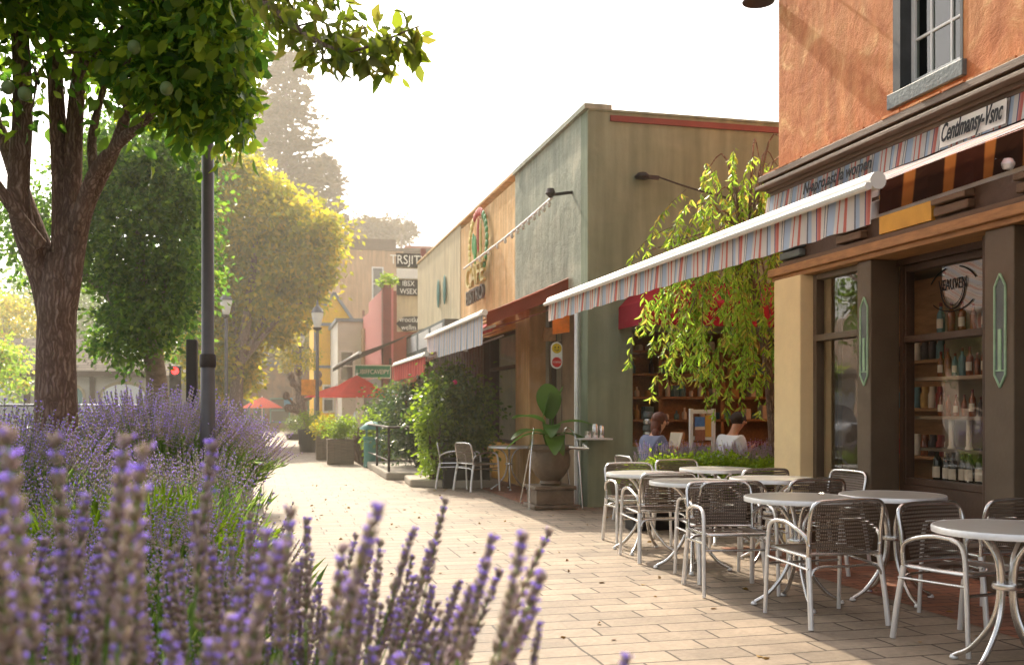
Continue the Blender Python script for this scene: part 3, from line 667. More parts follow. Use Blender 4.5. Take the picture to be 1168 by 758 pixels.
# street front (faces -X): upper bands
g1, g2_, g3 = 17.1, 22.2, 28.6
wall(mb_, 'grey_green_wall', M['greygreen'], [(X1, X1+.3, YS+.3, g1, 3.05, TOP+.02), (X1, X1+.3, YS+.3, YS+.42, 0, 3.05)])
wall(mb_, 'tan_wall', M['tan'], [(X1+.02, X1+.3, g1, g2_, 3.05, 5.33), (X1+.02, X1+.3, g1-.9, g1+.05, 0, 3.05)])
wall(mb_, 'cream_wall', M['cream'], [(X1+.01, X1+.3, g2_, g3, 2.6, 5.45)])
wall(mb_, 'parapet_coping', M['greygreen'], [(X1-.05, X1+.34, YS-.03, g1, TOP+.02, TOP+.09)])
wall(mb_, 'parapet_coping', M['tan'], [(X1-.02, X1+.34, g1, g3, 5.45, 5.50)])
wall(mb_, 'roof', M['conc'], [(X1+.3, 13, YS+.3, g3, 4.9, 5.0)])
wall(mb_, 'end_wall', M['cream'], [(X1+.02, 13, g3-.3, g3, 0, 5.4)])
# recessed shopfront doors Y 13.5..16.2
xr = X1+.35
fr = MB()
for y in (13.50, 13.95, 14.42, 14.9, 15.4, 16.1): fr.box(xr, xr+.09, y-.07, y+.07, 0, 3.05)
fr.box(xr+.003, xr+.087, 13.5, 16.1, 2.3, 2.42); fr.box(xr+.003, xr+.087, 13.5, 16.1, 0, .35); fr.box(xr+.003, xr+.087, 13.5, 16.1, 2.95, 3.05)
fr.build('shopfront_frame', M['frame'], mb_, bevel=.008)
MB().quad((xr+.05, 13.5, .35), (xr+.05, 16.1, .35), (xr+.05, 16.1, 2.95), (xr+.05, 13.5, 2.95)).build('shopfront_pane', M['glass'], mb_)
MB().box(X1+.3, X1+.36, 13.47, 16.2, 2.98, 3.05).build('soffit', M['brown'], mb_)
MB().box(xr+.02, xr+.06, 14.5, 14.83, .35, 1.9).build('door_panel', M['wood'], mb_)
window_frame(mb_, 'window', X1+.1, 17.15, 19.6, .7, 2.75, 2.1, m=M['brown'])
wall(mb_, 'lower_wall', M['ochre'], [(X1+.05, X1+.3, 17.15, 22.2, 0, .7), (X1+.05, X1+.3, 17.15, 22.2, 2.75, 3.05)])
wall(mb_, 'dark_boarding', M['brown'], [(X1-.02, X1+.3, 19.6, 28.6, 0, 2.75)])
bd = MB()
for i in range(30): bd.box(X1-.045, X1-.02, 19.7+i*.3, 19.76+i*.3, 0, 2.7)
bd.build('boarding_battens', M['cornice'], mb_)
# interior shelves behind the serving opening
wall(mb_, 'shop_interior', M['interior'], [(4.6, 9.4, 15.2, 15.3, 0, 3), (4.60, 4.66, 13.35, 15.2, 0, 3), (9.3, 9.4, 13.35, 15.2, 0, 3), (4.6, 9.4, 13.35, 15.3, 2.95, 3.0), (4.6, 9.4, 13.35, 15.3, -.003, .01)])
wall(mb_, 'counter_shelf', M['wood'], [(4.95, 8.58, YS-.05, YS+.36, .82, .86)])
shelf = MB()
for z in (1.18, 1.52, 1.86, 2.2, 2.52): shelf.box(4.7, 9.2, 14.0, 14.35, z-.035, z)
for x in (4.72, 5.7, 6.7, 7.7): shelf.box(x, x+.05, 14.0, 14.34, .86, 2.6)
shelf.box(4.7, 9.2, 14.35, 14.4, .3, 2.9); shelf.build('wall_shelves', M['wood'], mb_)
# goods standing on those shelves
goods = [mat('shelf_goods_cream', rgb(214, 202, 178), .7, 0, .2, 6), mat('shelf_goods_red', rgb(150, 60, 48), .5, 0, .3, 6), mat('shelf_goods_dark', rgb(66, 60, 56), .4, 0, .3, 6), mat('shelf_goods_teal', rgb(92, 128, 128), .5, 0, .3, 6), M['amber'], mat('shelf_goods_gold', rgb(190, 150, 80), .5, 0, .2, 6)]
for iz, z in enumerate((1.18, 1.52, 1.86, 2.2)):
    x = 4.8
    while x < 7.6:
        wd = rnd.uniform(.06, .16); hh = rnd.uniform(.12, .27); kk = rnd.randrange(3); m_ = goods[rnd.choice((0, 0, 0, 1, 2, 3, 3, 5))]
        if rnd.random() < .12: x += .15; continue
        if kk == 0:
            o = MB().lathe([(.035, 0), (.038, .01), (.038, hh*.55), (.014, hh*.72), (.014, hh)], (x+wd/2, 14.1, z), 10).build('bottle', m_, smooth=True); lab, ct, gr = 'bottle on the shelves behind the serving opening', 'bottle', 'bottles on the cafe shelves'
        elif kk == 1:
            o = MB().box(x, x+wd, 14.04, 14.2, z, z+hh*.8).build('box', m_, bevel=.004); lab, ct, gr = 'small boxed item on the shelves behind the serving opening', 'box', 'boxes on the cafe shelves'
        else:
            o = MB().lathe([(wd*.4, 0), (wd*.42, .01), (wd*.42, hh*.5), (wd*.3, hh*.56), (wd*.33, hh*.58), (wd*.33, hh*.64)], (x+wd/2, 14.12, z), 12).build('jar', m_, smooth=True); lab, ct, gr = 'lidded jar on the shelves behind the serving opening', 'jar', 'jars on the cafe shelves'
        tag(o, lab, ct, gr); x += wd + rnd.uniform(.01, .05)
# crimson awning over the opening
ca = empty('wall_awning', (6, 13.05, 3), 'crimson canvas awning over the serving opening on the olive wall', 'awning')
c = MB(); A = (5.1, 13.03, 3.12); B = (8.6, 13.03, 3.12); C_ = (8.6, 12.15, 2.72); D_ = (4.72, 12.15, 2.72)
c.sheet(D_, C_, B, A, 24, 5, fn=lambda u, v: (0, 0, .012*math.sin(u*60)*(1-v)))
c.add([A, D_, (4.72, 13.03, 2.72)], [(0,1,2)])
c.build('canopy', M['darkred'], ca)
v = MB(); v.sheet((4.72, 12.15, 2.72), (8.6, 12.15, 2.72), (8.6, 12.14, 2.42), (4.72, 12.14, 2.42), 60, 3, fn=lambda u, v: (0, .012*math.sin(u*120)*v, 0))
v.sheet((4.72, 13.03, 2.72), (4.72, 12.15, 2.72), (4.715, 12.15, 2.42), (4.715, 13.03, 2.42), 12, 2); v.build('valance', M['stripemag'], ca)
# wall-mounted cable bracket lamp + conduit
wl = empty('wall_bracket', (4.9, 13, 4.4), 'small dark bracket with a cable high on the olive side wall', 'bracket')
q = dd(730, 13.9, 203)
b_ = MB(); b_.lathe([(.09, -.03), (.11, .0), (.06, .05)], (q.x, 12.98, q.z), 14); b_.bar((q.x, 12.97, q.z), (q.x+.22, 12.93, q.z-.02), .05); b_.build('bracket', M['iron'], wl)
MB().tube([(q.x+.2, 12.94, q.z), (q.x+.9, 12.95, q.z-.17), (q.x+2.4, 12.98, q.z-.42)], .012, 6, smooth_path=8).build('cable', M['iron'], wl)
# festoon bar on the front wall
fb = empty('string_lights', (4.1, 16, 4.2), 'white light bar with small bulbs running along the stucco front', 'string lights')
pts = [Vector((3.98, 13.75, 4.33)), Vector((4.02, 15.2, 4.3)), Vector((4.06, 17.2, 4.28)), Vector((4.1, 20.8, 4.27))]
MB().tube(pts, .022, 6, smooth_path=6, mi=0).build('cable', M['white'], fb)
cp_ = catmull(pts, 9)
for i, p in enumerate(cp_[1:-1]):
    if i % 2 == 0: MB().ell((p.x, p.y, p.z-.06), (.03, .03, .045), 8, 6).build('bulb', M['lampglass'], fb, smooth=True)
bb = MB(); bb.bar((4.28, 13.75, 4.42), (3.95, 13.72, 4.36), .04); bb.lathe([(.02, -.06), (.075, 0), (.05, .07)], (3.95, 13.72, 4.38), 12); bb.build('bracket', M['iron'], fb)
# round cafe sign on the tan wall: leafy wreath over raised letters
cs_ = empty('cafe_sign', (4.2, 19.9, 4.2), 'round painted wreath sign with raised lettering on the tan wall', 'sign')
xg = 4.22; wr = MB()
cyy, czz = 19.9, 4.62
for i in range(30):
    t = 2*PI*i/30; rr_ = .62
    mi = 0 if 1.9 < t < 4.4 else (1 if .9 < t <= 1.9 else 2)
    p = Vector((xg, cyy+rr_*1.25*math.cos(t), czz+rr_*math.sin(t))); q = Vector((xg-.03, cyy+(rr_+.12)*1.25*math.cos(t+.25), czz+(rr_+.1)*math.sin(t+.25)))
    wr.ell(((p.x+q.x)/2, (p.y+q.y)/2, (p.z+q.z)/2), (.03, .11, .09), 8, 5, mi)
wr.build('wreath', [mat('sign_green', rgb(52, 128, 52), .5), mat('sign_red', rgb(186, 62, 48), .5), mat('sign_yellow', rgb(206, 186, 96), .5)], cs_, smooth=True)
hp = MB()
for (oy, oz, sy, sz, mi) in ((.25, -.05, .12, .3, 0), (.42, .1, .1, .22, 0), (-.05, .2, .07, .36, 1), (-.3, .1, .07, .38, 2)): hp.ell((xg-.02, cyy+oy, czz+oz), (.03, sy, sz), 10, 8, mi)
hp.build('painted_figure', [mat('sign_leaf', rgb(48, 150, 60), .5), mat('sign_scarlet', rgb(176, 70, 52), .5), mat('sign_straw', rgb(196, 186, 110), .5)], cs_, smooth=True)
text('raised_lettering', 'CAFE', mat('sign_letter_cream', rgb(212, 196, 130), .5), .62, (4.17, 20.0, 4.02), FX, cs_, extrude=.03, xs=1.25)
text('raised_lettering', 'BISTRO', mat('sign_letter_grey', rgb(96, 92, 84), .5), .42, (4.17, 20.0, 3.62), FX, cs_, extrude=.03, xs=1.25)
# two small dark leaf plaques on the cream wall
for i, y in enumerate((24.9, 24.0)):
    pqo = MB().ell((X1-.03, y, 4.2), (.03, .17, .36), 12, 8).build('wall_plaque', M['teal'], smooth=True)
    tag(pqo, ['oval dark green plaque on the cream wall, the far one of two', 'oval dark green plaque on the cream wall, the one nearer the wreath sign'][i], 'plaque')
# second striped awning + rust underside
aw2 = awning('awning', 'pale blue striped awning with rust underside below the tan wall', 4.26, 3.22, 3.0, 2.68, 13.75, 18.7, M['rust'], M['stripeb'], .42)
MB().sheet((4.24, 13.8, 3.2), (3.04, 13.8, 2.68), (3.04, 13.8, 2.50), (4.24, 13.8, 2.98), 10, 2).build('side_flap', M['rust'], aw2)
aw3 = awning('awning', 'red striped awning in front of the dark boarded shopfront', 4.24, 2.78, 2.8, 2.30, 17.6, 22.0, M['rust'], M['stripered'], .33)
aw4 = awning('awning', 'narrow orange awning above the shop doors by the potted plant', 4.26, 2.86, 3.2, 2.52, 14.0, 17.5, M['rust'], M['stripered'], .05, arm=False, barr=.02)
aw5 = awning('awning', 'small plain red awning tucked under the striped one', 4.25, 3.0, 3.55, 2.66, 17.9, 19.8, M['darkred'], M['white'], .16, arm=False, barr=.03)
aw6 = awning('awning', 'dark brown sloping canopy beyond the cream wall', 4.3, 3.55, 2.55, 2.85, 27.5, 38.0, M['blackc'], M['blackc'], .12, arm=False)
fs = empty('shop_fascia', (4.1, 25, 2.9), 'grey green shop fascia with pale panels under the cream wall', 'sign')
MB().box(3.95, 4.27, 22.3, 28.5, 2.78, 3.35).build('board', M['slate'], fs)
for i in range(3): MB().box(3.93, 3.95, 22.5+i*2, 24.1+i*2, 2.86, 3.28).build('panel', M['aluw'], fs)
# hanging shop sign with two roundels
hsg = empty('hanging_sign', (3.9, 14.3, 2.2), 'white rounded hanging sign with yellow and red roundels', 'sign')
q = dd(635, 14.6, 405); xh, yh, zh = q.x, q.y, q.z
s_ = MB(); out = []
for i in range(9): t = PI*i/8; out.append((xh+.085*math.cos(t), zh+.11+.085*math.sin(t)))
for i in range(9): t = PI+PI*i/8; out.append((xh+.085*math.cos(t), zh-.11+.085*math.sin(t)))
nb = len(out); s_.add([(x, yh, z) for x, z in out]+[(x, yh+.02, z) for x, z in out], [tuple(range(nb)), tuple(range(2*nb-1, nb-1, -1))]+[(i, nb+i, nb+(i+1)%nb, (i+1)%nb) for i in range(nb)])
s_.build('board', M['signw'], hsg)
def disc(par, name, m, x, y, z, r):
    MB().add([(x+r*math.cos(2*PI*i/20), y, z+r*math.sin(2*PI*i/20)) for i in range(20)], [tuple(range(20))]).build(name, m, par)
disc(hsg, 'roundel', mat('roundel_yellow', rgb(226, 196, 40), .5), xh, yh-.003, zh+.1, .073); disc(hsg, 'roundel', mat('roundel_red', rgb(214, 52, 44), .5), xh, yh-.003, zh-.1, .073)
ey = MB()
for sx in (-1, 1): ey.ell((xh+sx*.025, yh-.006, zh+.115), (.011, .003, .011), 8, 6)
ey.tube([(xh-.035, yh-.006, zh+.082), (xh, yh-.006, zh+.067), (xh+.035, yh-.006, zh+.082)], .005, 5, smooth_path=4); ey.build('face_mark', M['ink'], hsg)
text('roundel_lettering', 'COFFEE', M['signw'], .036, (xh, yh-.006, zh-.1), FY, hsg)
MB().tube([(xh, yh+.01, zh+.19), (xh, yh+.01, zh+.5)], .006, 6).build('hanger', M['iron'], hsg)
tag(MB().box(xh-.12, xh+.06, yh+.25, yh+.29, zh+.22, zh+.42).build('notice_box', M['wood'], bevel=.005), 'small wooden notice box above the roundel sign', 'notice')
oc = MB().sheet((4.2, 13.62, 2.72), (3.95, 13.62, 2.62), (3.95, 13.62, 2.38), (4.2, 13.62, 2.42), 4, 3).build('pennant', mat('orange_cloth', rgb(226, 120, 40), .8)); tag(oc, 'small orange cloth pennant hanging beside the corner of the wall', 'pennant')
# downpipe at the corner
tag(MB().tube([(4.22, 13.35, .02), (4.22, 13.35, 3.0)], .035, 10).build('downpipe', M['aluw'], smooth=True), 'pale vertical downpipe at the corner of the cafe wall', 'pipe')
# ================================================================ FAR BUILDINGS
def simple_window(par, x0, x1, y, z0, z1, m=None):
    f = MB(); t = .09
    f.box(x0-t, x0, y-.05, y, z0-t, z1+t); f.box(x1, x1+t, y-.05, y, z0-t, z1+t); f.box(x0, x1, y-.048, y, z1, z1+t); f.box(x0, x1, y-.048, y, z0-t, z0); f.box(x0, x1, y-.04, y, (z0+z1)/2-.03, (z0+z1)/2+.03)
    fo = f.build('window', m or M['white'], par)
    MB().quad((x0, y-.012, z0), (x1, y-.012, z0), (x1, y-.012, z1), (x0, y-.012, z1)).build('pane', M['carglass'], fo); return fo
# tan block
tb = empty('apartment_building', (7, 64, 0), 'tall sandstone coloured block with two narrow windows beyond the pink wall', 'building')
wall(tb, 'wall', M['tanb'], [(4.5, 8.4, 62, 74, 0, 11.2)])
wall(tb, 'wall', M['cream'], [(8.4, 12, 62.6, 74, 0, 10.9)])
wall(tb, 'roof', M['cornice'], [(5.2, 8.0, 62.3, 66, 11.2, 11.75), (4.4, 12.1, 61.9, 74.1, 11.0, 11.2)])
simple_window(tb, 6.55, 7.1, 62, 8.0, 9.9); simple_window(tb, 5.35, 5.95, 62, 4.1, 5.9)
wall(tb, 'vent', M['cornice'], [(6.6, 7.1, 61.95, 62, 7.3, 7.75)])
MB().tube([(5.95, 61.9, 0), (5.95, 61.9, 7.3)], .07, 8).build('downpipe', M['rust'], tb)
# stair tower with tiled cap behind
tw = empty('roof_tower', (11.5, 75, 0), 'square rooftop tower with a white and tiled cap far behind', 'building')
wall(tw, 'wall', M['tanb'], [(10.6, 13.6, 75, 79, 0, 13.2)]); wall(tw, 'wall', M['pinkd'], [(9.4, 14, 72.2, 75, 0, 11.9)])
MB().lathe([(.9, 0), (1.05, .15), (1.05, .7), (.95, .8)], (10.9, 74.4, 12.2), 16).build('white_cap', M['white'], tw); wall(tw, 'roof', M['rust'], [(10.3, 13.9, 74.8, 79.2, 13.2, 13.45)])
# yellow gabled house
yh_ = empty('yellow_house', (3.4, 50, 0), 'narrow yellow gabled house with blue grey trim', 'building')
gb = MB(); gb.box(2.45, 4.3, 50, 56, 0, 5.6)
gb.add([(2.45, 50, 5.6), (4.3, 50, 5.6), (3.38, 50, 6.9), (2.45, 56, 5.6), (4.3, 56, 5.6), (3.38, 56, 6.9)], [(0,1,2), (5,4,3), (0,2,5,3), (1,4,5,2)]); gb.build('wall', M['yellow'], yh_)
tr_ = MB(); tr_.bar((2.35, 49.95, 5.5), (3.38, 49.95, 6.98), .18, .14); tr_.bar((4.4, 49.95, 5.5), (3.38, 49.95, 6.98), .18, .14); tr_.box(2.45, 4.3, 49.93, 50, 5.35, 5.5); tr_.box(2.45, 4.3, 49.93, 50, 3.3, 3.42); tr_.box(2.4, 2.5, 49.94, 50, 0, 5.35); tr_.build('trim', M['trimblue'], yh_)
simple_window(yh_, 2.9, 3.3, 50, 1.2, 2.4)
# white panel house with bay window
wh = empty('white_house', (3.9, 45, 0), 'plain white two storey front with a small framed balcony window', 'building')
wall(wh, 'wall', M['wall_white'], [(3.2, 4.9, 45, 49.9, 2.2, 5.15), (3.4, 4.9, 45.3, 49.9, 0, 2.2)])
simple_window(wh, 3.35, 3.85, 44.99, 2.6, 3.8); wall(wh, 'roof', M['trimblue'], [(3.1, 5.0, 44.9, 50, 5.15, 5.3)])
# pink boarded front
pk = empty('pink_building', (4.5, 42, 0), 'pink boarded shop front with a stepped top edge', 'building')
pk_m = MB(); pk_m.box(4.3, 4.6, 36.6, 42.5, 2.8, 5.75); pk_m.box(4.3, 4.6, 42.5, 47, 2.8, 5.35); pk_m.box(4.33, 4.6, 36.6, 44.9, 0, 2.8); pk_m.build('wall', M['pink'], pk)
wall(pk, 'parapet', M['tanb'], [(4.22, 4.6, 44.0, 44.95, 2.6, 4.8)])
wall(pk, 'side_wall', M['rust'], [(4.6, 12, 36.6, 36.9, 0, 5.6)])
wall(pk, 'shopfront', M['brown'], [(4.25, 4.32, 37.5, 44, 0, 2.5)])
# dark red post and projecting signs
ps = empty('sign_pylon', (3.75, 33, 0), 'dark red vertical fin topped with a small plant beside the pink front', 'post')
MB().box(3.75, 4.0, 32.4, 32.9, 0, 5.3).build('fin', M['pinkd'], ps)
def sprig(name, par, c, r, n, size, m, seed): 
    P, D, C = crown_points(c, r, 12, n//12, .35*min(r), seed, .1); return leafcloud(name, P, D, size, m, par, seed=seed)
sprig('plant', ps, (3.87, 32.6, 5.45), (.25, .25, .22), 240, .13, M['leaf_lime'], 3)
sg = empty('sign_stack', (4.8, 33, 0), 'stack of three black and white projecting signs on a red post', 'sign')
MB().box(5.15, 5.32, 33.6, 33.8, 0, 6.7).build('post', M['pinkd'], sg)
def signplate(par, x0, x1, z0, z1, y, txt, arrow=False):
    m_ = MB()
    if arrow: m_.add([(x0+.25, y, z0), (x1, y, z0+.06), (x1, y, z1), (x0+.25, y, z1-.04), (x0, y, (z0+z1)/2)], [(0,1,2,3,4)]); m_.add([(x0+.25, y+.06, z0), (x1, y+.06, z0+.06), (x1, y+.06, z1), (x0+.25, y+.06, z1-.04), (x0, y+.06, (z0+z1)/2)], [(4,3,2,1,0)])
    else: m_.box(x0, x1, y, y+.06, z0, z1)
    o = m_.build('sign_plate', M['ink'], par)
    for i, tx in enumerate(txt): text('lettering', tx, M['signw'], (z1-z0)/len(txt)*.95, ((x0+x1)/2, y-.005, z1-(i+.5)*(z1-z0)/len(txt)), FY, o, xs=.85)
signplate(sg, 4.3, 5.12, 6.05, 6.5, 33.5, ['TRSJITY']); signplate(sg, 4.32, 5.1, 5.1, 5.62, 33.5, ['IBSX', 'WSEX']); signplate(sg, 4.3, 5.14, 3.9, 4.42, 33.5, ['vrootlu', 'wellm'], True)
wall(sg, 'backing_panel', M['cream'], [(4.35, 5.1, 33.62, 33.68, 3.9, 6.45)]); wall(sg, 'white_panel', M['white'], [(4.32, 5.1, 33.5, 33.56, 5.66, 6.0)])
# street name sign
sn = empty('street_sign', (3.0, 31, 0), 'green street name sign with white letters above the red umbrellas', 'sign')
MB().tube([(3.88, 31.6, 0), (3.88, 31.6, 2.9)], .04, 8).build('post', M['iron'], sn)
MB().box(2.78, 3.86, 31.5, 31.54, 2.3, 2.66).build('sign_plate', M['signgreen'], sn, bevel=.01)
MB().box(2.74, 3.88, 31.51, 31.53, 2.27, 2.69).build('sign_border', M['signw'], sn)
text('lettering', 'L.IBIFFCAVEIPY', M['signw'], .2, (3.32, 31.49, 2.47), FY, sn, xs=.78)
# end of street building
eb = empty('end_building', (1, 66, 0), 'low brown building closing the end of the street', 'building')
wall(eb, 'wall', M['farbrown'], [(-2.3, 3.2, 66, 74, -.01, 4.2)]); wall(eb, 'cornice', M['slate'], [(-2.4, 3.3, 65.85, 66, 4.0, 4.35)])
wall(eb, 'left_wing', M['rust'], [(-6, -2.3, 66.5, 74, -.01, 3.2)])
for (a, b) in ((-1.6, -.9), (-.5, 0), (.5, 1.6), (2.0, 2.8)): simple_window(eb, a, b, 66, .5, 1.9, M['teal'])
wall(eb, 'sign_board', M['signw'], [(-.6, .2, 65.9, 65.97, 2.75, 3.15)]); wall(eb, 'shop_banner', mat('blue_banner', rgb(60, 150, 190), .5), [(1.3, 2.1, 65.9, 65.97, 1.5, 2.0)])
text('lettering', 'SHOPWAY', M['pinkd'], .2, (-.2, 65.88, 2.95), FY, eb, xs=.9)

# left pavilion with garage arches
hl = empty('pavilion', (-7, 41, 0), 'low cream building with grey shingled hip roof behind the tree', 'building')
xa, xb_, yf, yb2 = -15.5, -2.6, 40, 49
wl_ = MB(); wl_.box(xa+.5, xb_-1.6, yf+.5, yb2, 0, 2.75); wl_.box(xb_-1.6, xb_+1.1, yf+1.5, yb2, 0, 2.6); wl_.build('wall', M['wall_white'], hl)
rf = MB(); z0, z1 = 2.72, 4.15
rf.add([(xa, yf, z0), (xb_-1.2, yf, z0), (xb_-1.2, yb2, z0), (xa, yb2, z0), (xa+3, yf+4, z1), (xb_-4, yf+4, z1), (xb_-4, yb2-4, z1), (xa+3, yb2-4, z1)],
       [(0,1,5,4), (1,2,6,5), (2,3,7,6), (3,0,4,7), (4,5,6,7), (3,2,1,0)])
rf.add([(xb_-1.6, yf+1.2, 2.6), (xb_+1.4, yf+1.2, 2.6), (xb_+1.4, yb2, 2.6), (xb_-1.6, yb2, 2.6), (xb_-1.6, yf+4, 3.2), (xb_+.6, yf+4, 3.2)], [(0,1,5,4), (1,2,5), (0,3,2,1)])
rf.build('roof', M['roofm'], hl)
wall(hl, 'fascia_board', M['brown'], [(xa, xb_-1.2, yf-.03, yf+.05, z0-.22, z0)])
for i, x in enumerate((-14.2, -11.9, -9.6, -7.3, -5.1)):
    a = MB(); n = 10; r_ = .8; prof = [(x-r_, 0)] + [(x-r_*math.cos(PI*k/n), 1.85+.45*math.sin(PI*k/n)) for k in range(n+1)] + [(x+r_, 0)]
    a.add([(p[0], yf+.47, p[1]) for p in prof], [tuple(range(len(prof)))]); do = a.build('garage_door', M['carc'] if i % 2 else M['aluw'], hl)
    MB().tube([(p[0], yf+.46, p[1]) for p in prof], .06, 6).build('door_trim', M['cream'], hl)
for x in (-13.05, -10.75, -8.45, -6.2): wall(hl, 'post', M['brown'], [(x-.09, x+.09, yf+.3, yf+.49, 0, 2.5)])

# ================================================================ STREET FURNITURE
# tall dark pole in the lavender
p = dd(237, 10.7); tp = empty('utility_pole', (p.x, p.y, 0), 'tall dark metal pole standing in the lavender bed', 'pole')
MB().lathe([(.10, 0), (.085, .3), (.072, 1.9), (.066, 1.91), (.062, 5.3)], (p.x, p.y, 0), 20).build('shaft', M['greyp'], tp, smooth=True)
t_ = MB(); t_.lathe([(.082, 0), (.085, .02), (.085, .12), (.078, .14)], (p.x, p.y, 1.78), 20); t_.build('collar', M['iron'], tp, smooth=True)
def lantern_post(x, D, zt, label, banner=False):
    p = dd(x, D); t = empty('street_lamp', (p.x, p.y, 0), label, 'street lamp')
    MB().lathe([(.16, 0), (.16, .3), (.10, .45), (.07, .6), (.055, 2.0), (.05, zt-.55)], (p.x, p.y, 0), 14).build('post', M['greyp'], t, smooth=True)
    MB().lathe([(.05, 0), (.13, .06), (.15, .1), (.06, .12)], (p.x, p.y, zt-.56), 14).build('collar', M['iron'], t, smooth=True)
    MB().lathe([(.10, 0), (.19, .42), (.17, .46)], (p.x, p.y, zt-.44), 12).build('lantern', M['lampglass'], t, smooth=True)
    MB().lathe([(.21, 0), (.13, .14), (.05, .22), (.035, .3), (.005, .42)], (p.x, p.y, zt+.02), 12).build('cap', M['greyp'], t, smooth=True)
    if banner: MB().box(p.x-.5, p.x-.06, p.y-.01, p.y+.01, 1.75, 2.25).build('banner', mat('orange_banner', rgb(236, 150, 40), .6), t)
lantern_post(258, 32, 4.75, 'street lamp with pale lantern in front of the golden tree')
lantern_post(362, 32, 4.35, 'street lamp with pale lantern beside the wooden planters', True)
lantern_post(343, 46, 4.6, 'distant street lamp, the one closer to the end of the street')
# traffic lights
def signal(name, label, x, y, D, col, face=1, ztop=None):
    p = dd(x, D, y); t = empty(name, (p.x, p.y, 0), label, 'traffic light')
    zt = p.z
    MB().lathe([(.1, 0), (.1, .3), (.055, .35), (.05, zt-.3)], (p.x, p.y+.0, 0), 12).build('post', M['greyp'], t, smooth=True)
    hb = MB(); hb.box(p.x-.17, p.x+.17, p.y-.12, p.y+.12, zt-.75, zt+.2)
    ho = hb.build('housing', M['black'], t, bevel=.02)
    for i, c in enumerate(('redl', None, 'greenl')):
        z = zt+.03-i*.3; mm = M[c] if c and c == col else M['black']
        MB().lathe([(.0, 0), (.10, .0), (.11, .01)], (0, 0, 0), 16).add([], []) 
        d = MB(); d.add([(p.x+.105*math.cos(2*PI*k/18), p.y-.123, z+.105*math.sin(2*PI*k/18)) for k in range(18)], [tuple(range(18))]); d.build('lens', mm, t)
        vz = MB(); vz.sheet((p.x-.13, p.y-.12, z), (p.x+.13, p.y-.12, z), (p.x+.13, p.y-.3, z), (p.x-.13, p.y-.3, z), 10, 2, fn=lambda u, v: (0, 0, .13*math.sin(PI*u))); vz.build('visor', M['black'], t)
    return t
signal('traffic_light', 'traffic light showing red between the pale trunk and the dark pole', 200, 424, 31, 'redl')
signal('traffic_light', 'distant traffic light showing green below the golden tree', 263, 447, 50, 'greenl')
p = dd(219, 14.5); t = empty('signal_box', (p.x, p.y, 0), 'dark signal head seen edge on beside the tall pole', 'traffic light')
MB().lathe([(.08, 0), (.05, .1), (.045, 1.3)], (p.x, p.y, 0), 12).build('post', M['greyp'], t, smooth=True)
b = MB(); b.box(p.x-.075, p.x+.075, p.y-.13, p.y+.17, 1.32, 2.33); b.build('housing', M['black'], t, bevel=.02)
for i in range(3): MB().lathe([(.06, 0), (.07, .02), (.07, .2)], (p.x, p.y, 1.38+i*.31), 12).build('visor', M['black'], t)
# cars in the lot behind the bed
def car(loc, rz, paint, label):
    t = empty('parked_car', (0,0,0), label, 'car')
    L_, W_ = 4.4, 1.75
    low = [(-2.2, .35), (-2.2, .75), (-2.05, .86), (-1.1, .93), (1.3, .96), (2.1, .92), (2.2, .7), (2.2, .35)]
    b = MB(); sec = [(-W_/2, .93), (-W_/2*.97, 1), (W_/2*.97, 1), (W_/2, .93)]
    vs = []
    for s, k in ((-1, 0), (-.96, .03), (.96, .03), (1, 0)):
        for x, z in low: vs.append((x*(1 - (0 if k else .02)), s*W_/2, z + (k if z > .5 else 0)))
    n = len(low); fs = []
    for j in range(3):
        for i in range(n): i2 = (i+1) % n; fs.append((j*n+i, j*n+i2, (j+1)*n+i2, (j+1)*n+i))
    fs += [tuple(range(n-1, -1, -1)), tuple(3*n+i for i in range(n))]; b.add(vs, fs); b.build('body', paint, t, smooth=True, bevel=.03)
    cab = [(-1.15, .94), (-.45, 1.42), (.95, 1.44), (1.75, .96)]
    c = MB(); vs = []
    for s in (-1, 1):
        for x, z in cab: vs.append((x, s*W_/2*(.92 if z < 1 else .76), z))
    c.add(vs, [(0,1,2,3), (7,6,5,4), (0,4,5,1), (2,6,7,3)]); c.build('windows', M['carglass'], t, bevel=.03)
    MB().box(-.47, .98, -W_/2*.77, W_/2*.77, 1.40, 1.46).build('roof', paint, t, bevel=.03)
    for sx in (-1.35, 1.35):
        for sy in (-1, 1):
            w_ = MB(); w_.lathe([(.2, -.1), (.31, -.1), (.33, -.06), (.33, .06), (.31, .1), (.2, .1)], (0,0,0), 20); wo_ = w_.build('wheel', M['rubber'], t, smooth=True); wo_.location = (sx, sy*(W_/2-.1), .33); wo_.rotation_euler = (R(90), 0, 0)
            r2 = MB().lathe([(.19, -.11), (.2, .11), (.05, .115)], (0,0,0), 16).build('rim', M['alu'], wo_, smooth=True)
    for sy in (-1, 1):
        MB().box(-2.215, -2.16, sy*.6-.18, sy*.6+.18, .62, .75).build('headlight', M['lampglass'], t, bevel=.01)
        MB().box(2.13, 2.215, sy*.62-.15, sy*.62+.15, .68, .82).build('tail_light', M['wine'], t, bevel=.01)
    t.location = loc; t.rotation_euler = (0, 0, rz); return t
p = dd(108, 24); car((p.x, p.y+1.5, -.01), R(80), M['carw'], 'white car parked behind the lavender right of the big trunk')
p = dd(14, 26); car((p.x, p.y, -.01), R(95), M['cars'], 'dark car parked behind the lavender left of the big trunk')
p = dd(60, 33); car((p.x, p.y, -.01), R(85), M['carc'], 'pale teal car parked nearest the cream pavilion')
